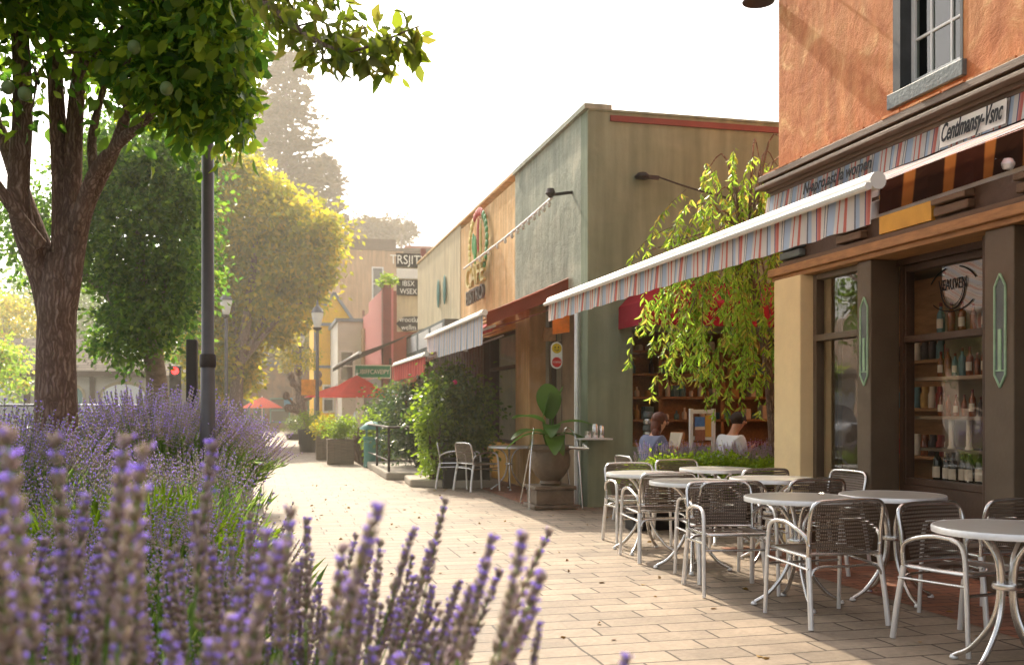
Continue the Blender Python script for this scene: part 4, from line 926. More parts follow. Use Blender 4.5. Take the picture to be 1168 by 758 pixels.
# umbrellas
def umbrella(x, D, w, zt, zr, label, pole=True):
    p = dd(x, D); t = empty('umbrella', (p.x, p.y, 0), label, 'umbrella'); n = 8; c = MB(); r = w/2
    vs = [(p.x, p.y, zt)]; K = 5
    for k in range(1, K+1):
        for i in range(n*2):
            a = PI*i/n + .2; rr = r*k/K*(1 if i % 2 == 0 else .95); vs.append((p.x+rr*math.cos(a), p.y+rr*math.sin(a), zt+(zr-zt)*(k/K)**1.15))
    m2 = n*2; fs = [(0, 1+i, 1+(i+1) % m2) for i in range(m2)]
    for k in range(K-1):
        for i in range(m2): fs.append((1+k*m2+i, 1+(k+1)*m2+i, 1+(k+1)*m2+(i+1) % m2, 1+k*m2+(i+1) % m2))
    c.add(vs, fs); c.build('canopy', M['red'], t)
    s = MB()
    for i in range(n): a = 2*PI*i/n+.2; s.tube([(p.x, p.y, zt-.35), (p.x+r*.55*math.cos(a), p.y+r*.55*math.sin(a), zt+(zr-zt)*.5-.03)], .012, 5)
    s.build('ribs', M['aluw'], t)
    MB().tube([(p.x, p.y, 0), (p.x, p.y, zt+.06)], .028, 8).build('pole', M['aluw'], t); MB().lathe([(.24, 0), (.24, .06), (.06, .1)], (p.x, p.y, 0), 16).build('base', M['iron'], t)
umbrella(407, 31, 2.25, 2.36, 1.68, 'large red market umbrella below the green street sign')
umbrella(384, 35, 2.3, 2.12, 1.72, 'red market umbrella overlapping the large one from behind')
umbrella(299, 60, 2.5, 2.0, 1.35, 'faraway red umbrella standing at the end of the street')
# planters
def planter(x, D, w, d, h, label, lm_, ph, wood='greywood', seed=1, round_=False, ls=.07):
    p = dd(x, D); t = empty('planter', (p.x, p.y, 0), label, 'planter'); b = MB()
    if round_: b.lathe([(w*.38, 0), (w*.5, h), (w*.44, h), (w*.42, h-.05)], (p.x, p.y, 0), 18)
    else:
        b.box(p.x-w/2, p.x+w/2, p.y-d/2, p.y+d/2, 0, h)
        for i in range(int(w/.15)+1): xx = p.x-w/2+i*.15; b.box(xx-.012, xx+.012, p.y-d/2-.012, p.y-d/2-.001, 0, h)
    b.build('box', M[wood], t, bevel=.012)
    P, D_, C = crown_points((p.x, p.y, h+ph*.45), (w*.5, d*.5, ph*.55), 26, 60, .16, seed, .2); leafcloud('foliage', P, D_, ls, lm_, t, seed=seed)
    return t
planter(388, 24.4, .62, .5, .6, 'weathered wooden planter box with yellow green shrub, the nearer one', M['leaf_lime'], .55, seed=11)
planter(370, 26.5, .42, .5, .62, 'weathered wooden planter box right of the street lamp foot', M['leaf_gold'], .5, seed=12)
planter(351, 31, .62, .6, .7, 'round dark pot with a clipped lime green ball', M['leaf_lime'], .55, 'black', 13, True, .05)
planter(336, 43, .8, .8, .25, 'far clipped dark green box shrub on the pavement', M['leaf_hedge'], .85, 'black', 14, True, .06)
# small bronze-like pruned tree
p = dd(345, 37); bt = empty('pruned_tree', (p.x, p.y, 0), 'dark gnarled pruned tree beside the street lamp', 'tree')
b = MB(); g_ = random.Random(5)
b.tube([(p.x, p.y, 0), (p.x+.1, p.y, .9), (p.x-.1, p.y, 1.7), (p.x, p.y, 2.2)], [.16, .13, .16, .1], 8, smooth_path=4)
for i in range(9):
    a = g_.uniform(0, 6.28); z = g_.uniform(1.1, 2.2); q = (p.x+.6*math.cos(a), p.y+.6*math.sin(a), z+g_.uniform(.1, .7)); b.tube([(p.x, p.y, z), ((p.x+q[0])/2, (p.y+q[1])/2+.05, z+.1), q], [.08, .06, .04], 6); b.ell(q, (.14, .14, .16), 7, 5)
b.build('trunk', M['bark'], bt, smooth=True); P, D_, C = crown_points((p.x, p.y, 2.9), (.7, .7, .8), 12, 60, .2, 55, .3); leafcloud('crown', P, D_, .1, M['leaf_gold'], bt, seed=5)
# teal litter bin
p = dd(425, 23); lb_ = empty('litter_bin', (p.x, p.y, 0), 'teal metal litter bin with a hooded lid', 'litter bin')
MB().lathe([(.2, 0), (.21, .05), (.2, .06), (.2, .62), (.22, .64), (.22, .7)], (p.x, p.y, 0), 20).build('body', M['teal'], lb_, smooth=True)
MB().lathe([(.3, 0), (.29, .04), (.16, .15), (.03, .19)], (p.x, p.y, .86), 20).build('lid', M['teal'], lb_, smooth=True)
m_ = MB(); 
for i in range(4): a = PI/4+PI/2*i; m_.tube([(p.x+.19*math.cos(a), p.y+.19*math.sin(a), .68), (p.x+.2*math.cos(a), p.y+.2*math.sin(a), .88)], .015, 6)
m_.build('lid_posts', M['teal'], lb_)
tag(MB().lathe([(.06, 0), (.07, .1), (.05, .25), (.03, .5)], tuple(dd(405, 25)-Vector((0,0,.6))), 10).build('menu_stand', M['aluw']), 'small pale stand beside the red umbrella pole', 'stand')
# kerb blocks
def slab(name, pts, h, label):
    m_ = MB(); n = len(pts); m_.add([(x, y, -.01) for x, y in pts]+[(x, y, h) for x, y in pts], [tuple(range(n-1, -1, -1)), tuple(range(n, 2*n))]+[(i, (i+1) % n, n+(i+1) % n, n+i) for i in range(n)])
    tag(m_.build(name, M['conc'], bevel=.03), label, 'kerb block')
slab('kerb_block', [(2.25, 19.0), (3.3, 18.6), (4.2, 18.6), (4.2, 24), (2.3, 24)], .14, 'long low concrete kerb platform under the railing')
slab('kerb_block', [(2.45, 17.2), (3.35, 16.6), (3.9, 16.8), (3.9, 18.3), (2.5, 18.3)], .13, 'chunky concrete kerb block at the foot of the hedge')
# railing
rl = empty('railing', (2.8, 19, 0), 'dark metal railing around the bushes behind the kerb', 'railing')
rp_ = [(2.32, 23.4), (2.32, 19.15), (3.5, 18.75)]
for (x, y) in rp_ + [(2.32, 21.2)]: MB().tube([(x, y, .1), (x, y, .98)], .025, 8).build('post', M['iron'], rl)
MB().tube([(x, y, .98) for x, y in rp_], .025, 8).build('top_rail', M['iron'], rl); MB().tube([(x, y, .35) for x, y in rp_], .015, 6).build('bottom_rail', M['iron'], rl)
# wooden side tables behind rail + dark chairs (metal frames)
def high_table(x, y, label):
    t = empty('side_table', (x, y, .14), label, 'table')
    MB().lathe([(.3, 0), (.31, .01), (.31, .03), (.3, .035)], (x, y, .86), 20).build('tabletop', M['wood'], t)
    MB().tube([(x, y, .14), (x, y, .86)], .03, 8).build('column', M['iron'], t)
    for k in range(4): a = PI/4+k*PI/2; MB().tube([(x, y, .3), (x+.26*math.cos(a), y+.26*math.sin(a), .15)], .018, 6).build('leg', M['iron'], t)
high_table(3.15, 17.75, 'small wooden topped table squeezed beside the hedge')
# climbing hedge
def bush(name, cat, label, c, r, clumps, per, cr_, size, lm_, seed, trunk=True, width=.6, flowers=None):
    t = empty(name, (c[0], c[1], 0), label, cat)
    P, D_, C = crown_points(c, r, clumps, per, cr_, seed, .35)
    P[:, 2] = np.maximum(P[:, 2], .12); leafcloud('foliage', P, D_, size, lm_, t, seed=seed, width=width)
    b = MB(); g_ = random.Random(seed)
    for i in range(7):
        q = C[g_.randrange(len(C))]; b.tube([(c[0]+g_.uniform(-.1, .1), c[1], 0), (c[0]*.5+q[0]*.5, c[1]*.5+q[1]*.5, q[2]*.5), tuple(q)], [.035, .025, .01], 6)
    b.build('stems', M['twig'], t)
    if flowers:
        pf = mat('pink_flower', rgb(220, 60, 110), .6)
        for i in range(flowers): q = C[g_.randrange(len(C))]; MB().ell((q[0]-.1, q[1]-r[1]*.3, q[2]), (.045, .045, .04), 8, 6).build('flower', pf, t)
    return t
bush('climbing_hedge', 'hedge', 'tall glossy green hedge with a few pink flowers beside the cafe chairs', (3.35, 17.45, 1.15), (.62, .5, .95), 95, 90, .24, .085, M['leaf_hedge'], 21, flowers=5)
bush('climbing_hedge', 'hedge', 'sunlit yellow green creeper at the left edge of the tall hedge', (2.85, 17.15, .85), (.22, .3, .8), 26, 70, .18, .085, M['leaf_lime'], 22)
tag(MB().box(2.95, 3.75, 16.75, 17.15, 0, .5).build('planter_box', M['black'], bevel=.01), 'dark low planter box at the foot of the tall hedge', 'planter')
bush('shrub', 'shrub', 'dark leafy shrub behind the railing in front of dark boards', (3.25, 21, 1.0), (.8, .8, .9), 90, 80, .28, .09, M['leaf_dark'], 23)
bush('shrub', 'shrub', 'lime green shrub behind the litter bin', (2.75, 23.6, .8), (.4, .5, .7), 36, 70, .22, .09, M['leaf_lime'], 24)
bush('shrub', 'shrub', 'dark shrub beyond the litter bin beneath the red umbrella', (3.2, 26.0, 1.1), (.6, .8, 1.0), 46, 70, .28, .09, M['leaf_hedge'], 25)
fn_ = empty('woven_fence', (2.3, 25, 0), 'dark woven twig fence between the planter and litter bin', 'fence')
g_ = random.Random(3); b = MB()
for i in range(90): y = g_.uniform(23.9, 26.8); b.tube([(2.3+g_.uniform(-.05, .05), y, 0), (2.3+g_.uniform(-.1, .1), y+g_.uniform(-.3, .3), .45), (2.3+g_.uniform(-.05, .05), y+g_.uniform(-.3, .3), .85)], .018, 5)
b.build('twigs', M['twig'], fn_)
# urn with banana plant
ux, uy = 3.78, 13.15
un = empty('plant_urn', (ux, uy, 0), 'large stone urn on a square plinth planted with a broad leaved banana plant', 'planter')
pm_ = MB(); pm_.box(ux-.30, ux+.30, uy-.3, uy+.3, 0, .06); pm_.box(ux-.26, ux+.26, uy-.26, uy+.26, .06, .26); pm_.box(ux-.29, ux+.29, uy-.29, uy+.29, .26, .31); pm_.build('plinth', M['terra'], un, bevel=.015)
MB().lathe([(.12, .31), (.15, .33), (.13, .37), (.2, .44), (.265, .56), (.275, .68), (.255, .76), (.27, .78), (.305, .80), (.305, .84), (.27, .85), (.24, .8)], (ux, uy, 0), 32).build('urn', M['terra'], un, smooth=True)
def big_leaf(mb, base, d, Lh, W, bend):
    d = Vector(d).normalized(); side = d.cross(Vector((0,0,1))).normalized(); n = 9; vs = []; p = Vector(base)
    for i in range(n+1):
        u = i/n; wd = W*math.sin(PI*min(1, u*.93+.05))**.7*.5; c = p + d*(Lh*u) + Vector((0,0,-bend*u*u)) + Vector(base)*0
        vs += [c - side*wd + Vector((0,0,.22*wd)), c, c + side*wd + Vector((0,0,.22*wd))]
    fs = []
    for i in range(n): fs += [(3*i, 3*i+1, 3*i+4, 3*i+3), (3*i+1, 3*i+2, 3*i+5, 3*i+4)]
    mb.add(vs, fs)
bl = MB(); stm = MB()
for (dx, dy, hz_, Lh, W, bd_, az) in ((0, 0, 1.2, .42, .26, .05, 0), (-.05, 0, 1.15, .45, .2, .22, 1), (.06, .02, 1.12, .42, .2, .2, 2), (0, -.05, 1.1, .4, .18, .3, 3), (-.08, .04, 1.0, .38, .16, .3, 4), (.08, -.03, 1.0, .4, .16, .3, 5), (.04, .05, 1.22, .42, .24, .1, 6), (-.06, .02, 1.2, .44, .22, .15, 6), (-.03, -.02, .98, .5, .2, .35, 1), (.03, -.05, .95, .46, .2, .4, 3), (-.02, -.06, .95, .3, .14, .3, 7)):
    dirs = [(-.15, -.25, 1), (-.9, -.3, .5), (.9, -.3, .35), (-.3, -1, .35), (-.9, .3, .1), (.9, .2, .1), (.25, -.1, 1), (.2, -1, .2)][az]
    tip = (ux+dx*1.6, uy+dy*1.6, hz_); stm.tube([(ux+dx*.3, uy+dy*.3, .8), (ux+dx, uy+dy, 1.0), tip], [.025, .018, .012], 7); big_leaf(bl, tip, dirs, Lh*1.3, W*1.35, bd_)
bl.build('leaves', M['leaf_banana'], un, smooth=True); stm.build('stems', M['leaf_banana'], un, smooth=True)
# thin metal frames either side of the urn (folded chair backs)
for i, (sx, lab) in enumerate(((-.36, 'pale bent metal tube frame at the left of the stone urn'), (.38, 'pale bent metal tube frame at the right of the stone urn'))):
    tag(MB().tube([(ux+sx, uy-.25, 0), (ux+sx*.93, uy-.2, .55), (ux+sx*.8+.02, uy-.1, .98), (ux+sx*.6, uy+.1, 1.0), (ux+sx, uy+.25, .02)], .010, 8, smooth_path=5).build('tube_frame', M['alu'], smooth=True), lab, 'frame')
# ================================================================ CAFE FURNITURE
# chair: faces +Y, back at -Y
def make_chair():
    t = empty('cafe_chair', (0,0,0), 'x', 'chair', 'aluminium cafe chairs with brown woven backs')
    r = .0135
    for s in (-1, 1):
        MB().tube([(s*.27, -.30, 0), (s*.262, -.275, .2), (s*.25, -.235, .43)], .0175, 10, smooth_path=4).build('leg', M['aluw'], t, smooth=True)
        MB().tube([(s*.275, .25, 0), (s*.272, .235, .3), (s*.268, .22, .52), (s*.266, .19, .60), (s*.262, .12, .625)], r, 10, smooth_path=5).build('leg', M['aluw'], t, smooth=True)
        MB().tube([(s*.262, .12, .625), (s*.27, 0, .628), (s*.275, -.12, .605), (s*.262, -.22, .56), (s*.25, -.245, .5)], r, 10, smooth_path=5).build('armrest', M['alu'], t, smooth=True)
    MB().tube([(-.25, -.235, .43), (-.252, -.25, .6), (-.25, -.275, .72), (-.225, -.285, .765), (-.17, -.29, .778), (0, -.295, .782), (.17, -.29, .778), (.225, -.285, .765), (.25, -.275, .72), (.252, -.25, .6), (.25, -.235, .43)], r, 10, smooth_path=5).build('back_frame', M['alu'], t, smooth=True)
    b = MB()
    def bf(u, v): return (0, -.03*math.sin(PI*u)-.006, 0)
    b.sheet((-.195, -.225, .455), (.195, -.225, .455), (.235, -.278, .762), (-.235, -.278, .762), 12, 8, fn=bf)
    b.build('backrest', M['wicker'], t, smooth=True)
    s_ = MB(); s_.sheet((-.22, -.22, .435), (.22, -.22, .435), (.225, .21, .445), (-.225, .21, .445), 10, 10, fn=lambda u, v: (0, 0, -.018*math.sin(PI*u)*math.sin(PI*v)))
    s_.build('seat', M['wicker'], t, smooth=True)
    f = MB(); f.tube([(-.235, -.23, .43), (-.24, .0, .435), (-.235, .19, .44), (-.2, .225, .44), (.2, .225, .44), (.235, .19, .44), (.24, 0, .435), (.235, -.23, .43)], r*.9, 8, smooth_path=4)
    f.tube([(-.24, -.235, .45), (0, -.26, .45), (.24, -.235, .45)], r*.8, 8, smooth_path=4); f.build('seat_frame', M['alu'], t, smooth=True)
    q = MB(); q.tube([(-.258, -.262, .3), (-.2, -.258, .37), (0, -.262, .372), (.2, -.258, .37), (.258, -.262, .3)], .009, 8, smooth_path=4)
    for s in (-1, 1): q.tube([(s*.262, -.262, .36), (s*.271, .228, .38)], .009, 8)
    q.tube([(-.271, .235, .33), (.271, .235, .33)], .009, 8); q.build('stretcher', M['alu'], t, smooth=True)
    return t
def make_table(dia=.72):
    t = empty('cafe_table', (0,0,0), 'x', 'table', 'round grey cafe tables with metal legs'); r = dia/2
    MB().lathe([(r-.02, 0), (r-.004, .0), (r-.004, .026), (r-.006, .0285), (.001, .0285)], (0,0,.71), 48).build('tabletop', M['top'], t)
    MB().lathe([(r-.006, -.004), (r+.003, -.003), (r+.004, .022), (r, .03), (r-.007, .0295), (r-.0065, .026)], (0,0,.71), 48).build('edge_band', M['aluw'], t, smooth=True)
    for k in range(4):
        a = PI/4+k*PI/2+.2; c, s = math.cos(a), math.sin(a)
        MB().tube([(c*.2, s*.2, .705), (c*.12, s*.12, .66), (c*.05, s*.05, .55), (c*.045, s*.045, .36), (c*.09, s*.09, .22), (c*.2, s*.2, .08), (c*.3, s*.3, .018)], .0145, 10, smooth_path=5).build('leg', M['alu'], t, smooth=True)
        MB().lathe([(.02, 0), (.022, .008), (.015, .022)], (c*.305, s*.305, 0), 12).build('foot', M['aluw'], t)
    m_ = MB(); m_.lathe([(.07, 0), (.075, .01), (.07, .03)], (0,0,.42), 20); m_.build('brace_ring', M['alu'], t, smooth=True)
    return t
tabs = [(3.50, 8.95, 'round cafe table at the far outer end of the row near the olive wall'), (4.45, 9.42, 'round cafe table nearest the green hedge and lavender'),
        (3.50, 7.85, 'round cafe table in the middle of the outer row'), (4.32, 8.02, 'round cafe table beside the cream pilaster and its window'),
        (3.58, 6.28, 'round cafe table right behind the nearest squarely seen chair'), (4.32, 6.28, 'round cafe table under the wine bottle window'),
        (3.72, 4.43, 'round grey cafe table closest to the camera at the right edge')]
tp_ = make_table()
for i, (x, y, lab) in enumerate(tabs): place(tp_, i == 0, (x, y, 0), rnd.uniform(0, 1.5), lab)
ch = make_chair()
chairs = [
 (3.64, 9.52, 176, 'cafe chair at the far left of the row facing the camera'),
 (4.42, 10.02, 184, 'cafe chair backing onto the low green hedge'),
 (3.46, 8.52, -3, 'cafe chair backing onto the street at the far outer table'),
 (4.50, 8.80, 6, 'cafe chair in front of the table nearest the green hedge'),
 (3.53, 7.42, -4, 'cafe chair with its whole woven back showing at the middle outer table'),
 (4.28, 7.50, 3, 'cafe chair tucked in at the table beside the cream pilaster'),
 (4.86, 8.10, 95, 'cafe chair against the shop window facing the street'),
 (3.50, 5.82, 1, 'nearest cafe chair seen squarely from behind with pale splayed rear legs'),
 (3.36, 6.86, 172, 'cafe chair facing the camera across the table of the nearest squarely seen chair'),
 (4.52, 5.62, 8, 'cafe chair tucked in at the table under the wine bottle window'),
 (3.92, 4.98, 190, 'cafe chair at the right edge pushed under the closest grey table')]
for i, (x, y, a, lab) in enumerate(chairs): place(ch, i == 0, (x, y, 0), R(a), lab)
# pair by the urn
place(tp_, False, (3.98, 16.3, 0), .4, 'lone small round table by the tall hedge', 'furniture by the hedge', .97)
place(ch, False, (3.42, 16.2, 0), R(-70), 'cafe chair at the lone table by the tall hedge', 'furniture by the hedge')
place(ch, False, (3.2, 16.75, 0), R(-120), 'cafe chair half hidden against the tall hedge', 'furniture by the hedge')
place(ch, False, (4.42, 11.28, 0), R(-88), 'cafe chair the woman with the book sits on')
place(ch, False, (5.42, 11.28, 0), R(-88), 'cafe chair the man in white sits on')
place(tp_, False, (5.95, 12.0, 0), .4, 'patio table behind the weeping tree')
# ================================================================ PATIO EDGE
pb = empty('hedge_planter', (4.9, 10.62, 0), 'low clipped bright green hedge in a dark trough behind the tables', 'hedge')
MB().box(3.95, 6.0, 10.42, 10.7, 0, .46).build('trough', M['black'], pb, bevel=.01)
P, D_, C = crown_points((4.95, 10.56, .6), (1.05, .14, .2), 120, 90, .1, 41, .0); leafcloud('foliage', P, D_, .05, M['leaf_lime'], pb, seed=41)
# items on the wall shelf by the corner
q = dd(706, 12.6, 502); ws = empty('wall_shelf', (q.x, 13, q.z), 'small pale bracket shelf on the corner of the olive wall', 'shelf')
MB().box(q.x-.22, q.x+.22, 12.75, 13.04, q.z-.02, q.z).build('board', M['aluw'], ws, bevel=.004)
MB().tube([(q.x-.35, 12.9, q.z-.12), (q.x-.1, 12.85, q.z-.14), (q.x-.1, 13.04, q.z-.1)], .022, 8).build('bracket', M['alu'], ws)
for i, (dx, h_, r_, lab) in enumerate(((-.08, .1, .045, 'short steel cup on the bracket shelf'), (.02, .19, .04, 'tall steel shaker on the bracket shelf'), (.11, .17, .035, 'slim steel canister on the bracket shelf'))):
    tag(MB().lathe([(r_*.85, 0), (r_, .01), (r_, h_*.9), (r_*.7, h_)], (q.x+dx, 12.9, q.z), 16).build('canister', M['alu'], smooth=True), lab, 'canister')
# tall menu rack
q = dd(801, 12.55, 484); mr_ = empty('menu_rack', (q.x, q.y, 0), 'white display rack with small pictures beside the serving opening', 'rack')
m_ = MB()
for s in (-1, 1): m_.box(q.x+s*.15-.02, q.x+s*.15+.02, q.y-.02, q.y+.02, 0, 1.34)
for z in (.95, 1.28): m_.box(q.x-.128, q.x+.128, q.y-.018, q.y+.018, z, z+.05)
m_.build('frame', M['white'], mr_)
for i, (c_, z) in enumerate(((rgb(90, 130, 190), 1.15), (rgb(220, 200, 180), 1.03), (rgb(150, 100, 80), .99))):
    MB().box(q.x-.11+.0*i, q.x+.02, q.y-.03-.004*i, q.y-.02-.004*i, z-.04, z+.09).build('card', mat('card_print', c_, .6, 0, .2, 20), mr_)
MB().box(q.x+.03, q.x+.11, q.y-.03, q.y-.02, .99, 1.26).build('card', M['ochre'], mr_)
q = dd(780, 12.6, 480)
for i in range(5): tag(MB().lathe([(.07, 0), (.075, .01), (.07, .07), (.05, .085)], (q.x, 12.92, .86+.09*i), 16).build('tin', [M['slate'], M['alu']][i % 2], smooth=True), 'round tin in the stack on the serving counter', 'tin', 'stacked tins on the serving counter')
# wine bottles and jars in the shop window
def wbottle(x, y, z, h, m, foil, lab, ct, gr, lbl=True):
    t = empty('wine_bottle', (x, y, z), lab, ct, gr); r = h*.125
    MB().lathe([(r*.9, 0), (r, .01), (r, h*.6), (r*.85, h*.68), (r*.38, h*.78), (r*.36, h*.9)], (x, y, z), 16).build('glass_body', m, t, smooth=True)
    MB().lathe([(r*.38, h*.88), (r*.42, h*.9), (r*.4, h)], (x, y, z), 12).build('cap', foil, t, smooth=True)
    if lbl:
        n = 10; lb2 = MB(); vs = []
        for zz in (h*.18, h*.48):
            for k in range(n+1): a = PI*.55+PI*.9*k/n; vs.append((x+(r+.001)*math.cos(a), y+(r+.001)*math.sin(a), z+zz))
        lb2.add(vs, [(k, k+1, n+1+k+1, n+1+k) for k in range(n)]); lb2.build('paper_label', M['label'], t)
    return t
for i in range(11):
    y = 7.74-.105*i; wbottle(5.78+.02*(i % 2), y, .68, rnd.uniform(.30, .34), M['bottle'], [M['wine'], M['label'], M['black']][i % 3], 'dark wine bottle on the bottom shelf of the shop window', 'wine bottle', 'wine bottles along the bottom window shelf')
for (z, h0, n, mm) in ((1.28, .2, 11, 'amber'), (1.62, .22, 12, 'amber'), (2.0, .26, 8, 'amber')):
    for i in range(n):
        y = 7.72-(1.12/n)*i; wbottle(5.8, y, z, h0*rnd.uniform(.8, 1.15), M['amber'] if rnd.random() < .6 else goods[rnd.randrange(5)], M['wine'], 'spirit bottle on the %s shelf of the shop window' % {1.28: 'lower middle', 1.62: 'upper middle', 2.0: 'top'}[z], 'bottle', 'bottles on the %s window shelf' % {1.28: 'lower middle', 1.62: 'upper middle', 2.0: 'top'}[z], i % 2 == 0)
for i, y in enumerate((7.5, 7.28, 6.95, 6.72)):
    tag(MB().lathe([(.035, 0), (.03, .02), (.024, .03), (.024, .25), (.005, .27)], (5.74, y, 1.28 if i > 5 else 1.0), 12).build('candle', M['label'], smooth=True), 'white candle on the glass shelf above the wine bottles', 'candle', 'candles above the wine bottles')
tag(MB().box(5.66, 5.98, 6.52, 7.82, .975, 1.0).build('glass_shelf', M['frame']), 'narrow shelf carrying candles above the wine bottles', 'shelf')
for (z, n) in ((.9, 9), (1.35, 9), (1.8, 7)):
    for i in range(n): tag(MB().lathe([(.04, 0), (.045, .01), (.045, .13), (.03, .16), (.03, .2)], (6.1, 8.0+.115*i, z), 10).build('jar', goods[rnd.randrange(6)], smooth=True), 'small jar on the shelves inside the pilaster window', 'jar', 'jars inside the pilaster window')
# ================================================================ TREES
def lerp_tube(mb, pts, rs, n=12, k=6): mb.tube(pts, rs, n, smooth_path=k)
bt = empty('street_tree', tuple(Vector((-1.86, 10.1, 0))), 'large tree with ridged brown bark, forking trunk and big drooping leaves', 'tree')
T0 = Vector((-1.86, 10.1, 0))
tk = MB()
def pt(x, y, D=9.4): return dd(x, D, y)
lerp_tube(tk, [T0, T0+Vector((0,0,.5)), pt(64, 410), pt(66, 345)-Vector((0,0,.0)), pt(70, 290)], [.27, .21, .175, .17, .13], 20)
lerp_tube(tk, [pt(62, 370), pt(52, 300), pt(30, 235, 9.5), pt(0, 150, 9.7), pt(-50, 60, 9.9)], [.11, .10, .085, .065, .045])
lerp_tube(tk, [pt(60, 380), pt(48, 320), pt(22, 235, 9.2), pt(26, 120, 9.1), pt(20, 0, 9.0), pt(5, -160, 8.8)], [.11, .11, .10, .085, .07, .045])
lerp_tube(tk, [pt(72, 300), pt(70, 215), pt(63, 90), pt(60, 0), pt(70, -150)], [.11, .085, .07, .055, .035])
lerp_tube(tk, [pt(78, 320), pt(82, 215), pt(86, 130), pt(98, 0), pt(110, -160)], [.12, .09, .075, .06, .035])
lerp_tube(tk, [pt(76, 350), pt(96, 245, 9.3), pt(130, 171, 9.1), pt(151, 103, 9.0), pt(175, 0, 8.8), pt(210, -120, 8.6)], [.10, .07, .055, .042, .035, .025])
lerp_tube(tk, [pt(86, 260, 9.2), pt(112, 190, 9.0), pt(165, 137, 8.6), pt(190, 112, 8.4), pt(250, 40, 8.2)], [.07, .055, .042, .03, .02])
lerp_tube(tk, [pt(45, 280, 9.1), pt(20, 245, 8.9), pt(-20, 190, 8.7), pt(-90, 110, 8.4)], [.07, .055, .045, .03])
lerp_tube(tk, [pt(108, 200, 9.3), pt(106, 150, 9.4), pt(130, 60, 9.5)], [.05, .04, .02], 8)
tr1 = tk.build('trunk', M['bark'], bt, smooth=True)
br_ = MB(); g_ = random.Random(9)
for i in range(34):
    a = pt(g_.uniform(0, 200), g_.uniform(-160, 90), g_.uniform(8.2, 9.6)); b_ = a + Vector((g_.uniform(-.9, 1.0), g_.uniform(-.9, .9), g_.uniform(-.5, .5)))
    br_.tube([a, (a+b_)/2+Vector((0,0,.08)), b_], [.022, .015, .006], 6)
# long overhanging branch toward the camera
B0, B1, B2, B3, B4, B5 = pt(180, -160, 8.0), dd(250, 6.2, -60), dd(300, 5.2, 0), dd(350, 4.9, 40), dd(400, 4.7, 58), dd(478, 4.5, 30)
br_.tube([B0, B1, B2, B3, B4, B5], [.05, .035, .022, .013, .008, .004], 8, smooth_path=6)
br_.build('branches', M['bark'], bt, smooth=True)
c0 = pt(95, -100, 8.7)
P, Dr, C = crown_points(c0, (2.1, 1.9, 1.5), 330, 50, .40, 31, .25)
P2, D2, C2 = crown_points(pt(215, 110, 8.5), (.8, .9, .42), 52, 44, .30, 32, .1)
P3, D3, C3 = crown_points(pt(255, 40, 8.2), (.55, .9, .75), 46, 44, .32, 33, .1)
P4, D4, C4 = crown_points(pt(-40, 60, 8.6), (1.0, 1.0, .8), 90, 60, .3, 34, .1)
Pa = np.concatenate([P, P2, P3, P4]); Da = np.concatenate([Dr, D2, D3, D4]); Da[:, 2] -= .25
def proj(P):
    lat = P[:, 0]*CA-P[:, 1]*SA; dep = P[:, 0]*SA+P[:, 1]*CA; return 584+F*lat/dep, 465-F*(P[:, 2]-CAMH)/dep, dep
# the crown is open over the fork: thin the leaf mass around the stems below the first side branches
stem_zone = (Pa[:, 2] < 4.25+.5*np.sin(Pa[:, 0]*2.3)) & (Pa[:, 0] < -.75) & (Pa[:, 0] > -2.9)
px_, py_, dp_ = proj(Pa); g7 = np.random.default_rng(7)
right_edge = px_ > 292+g7.normal(size=len(Pa))*9-np.clip(py_-60, -60, 120)*.12
keep = ~right_edge & ~(stem_zone & (np.random.default_rng(3).uniform(size=len(Pa)) < .9)); Pa, Da = Pa[keep], Da[keep]
# keep the leaves to the side of the trees that the pole and pine need to show
leafcloud('crown', Pa, Da, .125, M['leaf_big'], bt, seed=35, width=.62, tpl=LEAF8)
g = np.random.default_rng(36); pth = catmull([B1, B2, B3, B4, B5], 12); Pn = []; Dn = []
for i, p in enumerate(pth):
    dense = 7 if i < 20 else 6
    for k in range(dense):
        Pn.append([p.x+g.normal()*.05, p.y+g.normal()*.07, p.z+g.normal()*.04]); Dn.append([g.normal()*.55+.15, g.normal()*.6, -.55+g.normal()*.55])
# side twigs carrying hanging leaf bunches
tw_ = MB()
for (x0, y0, x1, y1, D1) in ((300, 0, 370, -5, 5.1), (340, 30, 400, 22, 4.9), (350, 40, 372, 72, 4.9), (400, 58, 440, 78, 4.7), (430, 50, 470, 55, 4.6), (300, 0, 440, 8, 5.0), (380, 52, 420, 30, 4.8)):
    a, b_ = dd(x0, D1+.1, y0), dd(x1, D1, y1); tw_.tube([a, (a+b_)/2+Vector((0,0,.02)), b_], [.006, .004, .002], 5)
    for k in range(22):
        t_ = g.uniform(.25, 1.05); p = a*(1-t_)+b_*t_; Pn.append([p.x+g.normal()*.035, p.y+g.normal()*.06, p.z+g.normal()*.03]); Dn.append([g.normal()*.5+.25, g.normal()*.6, -.5+g.normal()*.5])
tw_.build('twigs', M['twig'], bt)
leafcloud('near_leaves', np.array(Pn), np.array(Dn), .095, M['leaf_weep'] if False else leafmat('sunlit_broad_leaf', [(.05, .08, .01), (.09, .12, .015), (.14, .17, .02), (.07, .08, .02), (.18, .17, .03)], .55, .4), bt, seed=37, width=.5, tpl=LEAF8)
frm = mat('pale_green_fruit', rgb(96, 116, 66), .5, 0, .2, 12)
for (x, y) in ((153, 54), (190, 101), (9, 100), (28, 107)): MB().ell(tuple(dd(x, 7.4, y)), (.048, .048, .052), 14, 10).build('fruit', frm, bt, smooth=True)
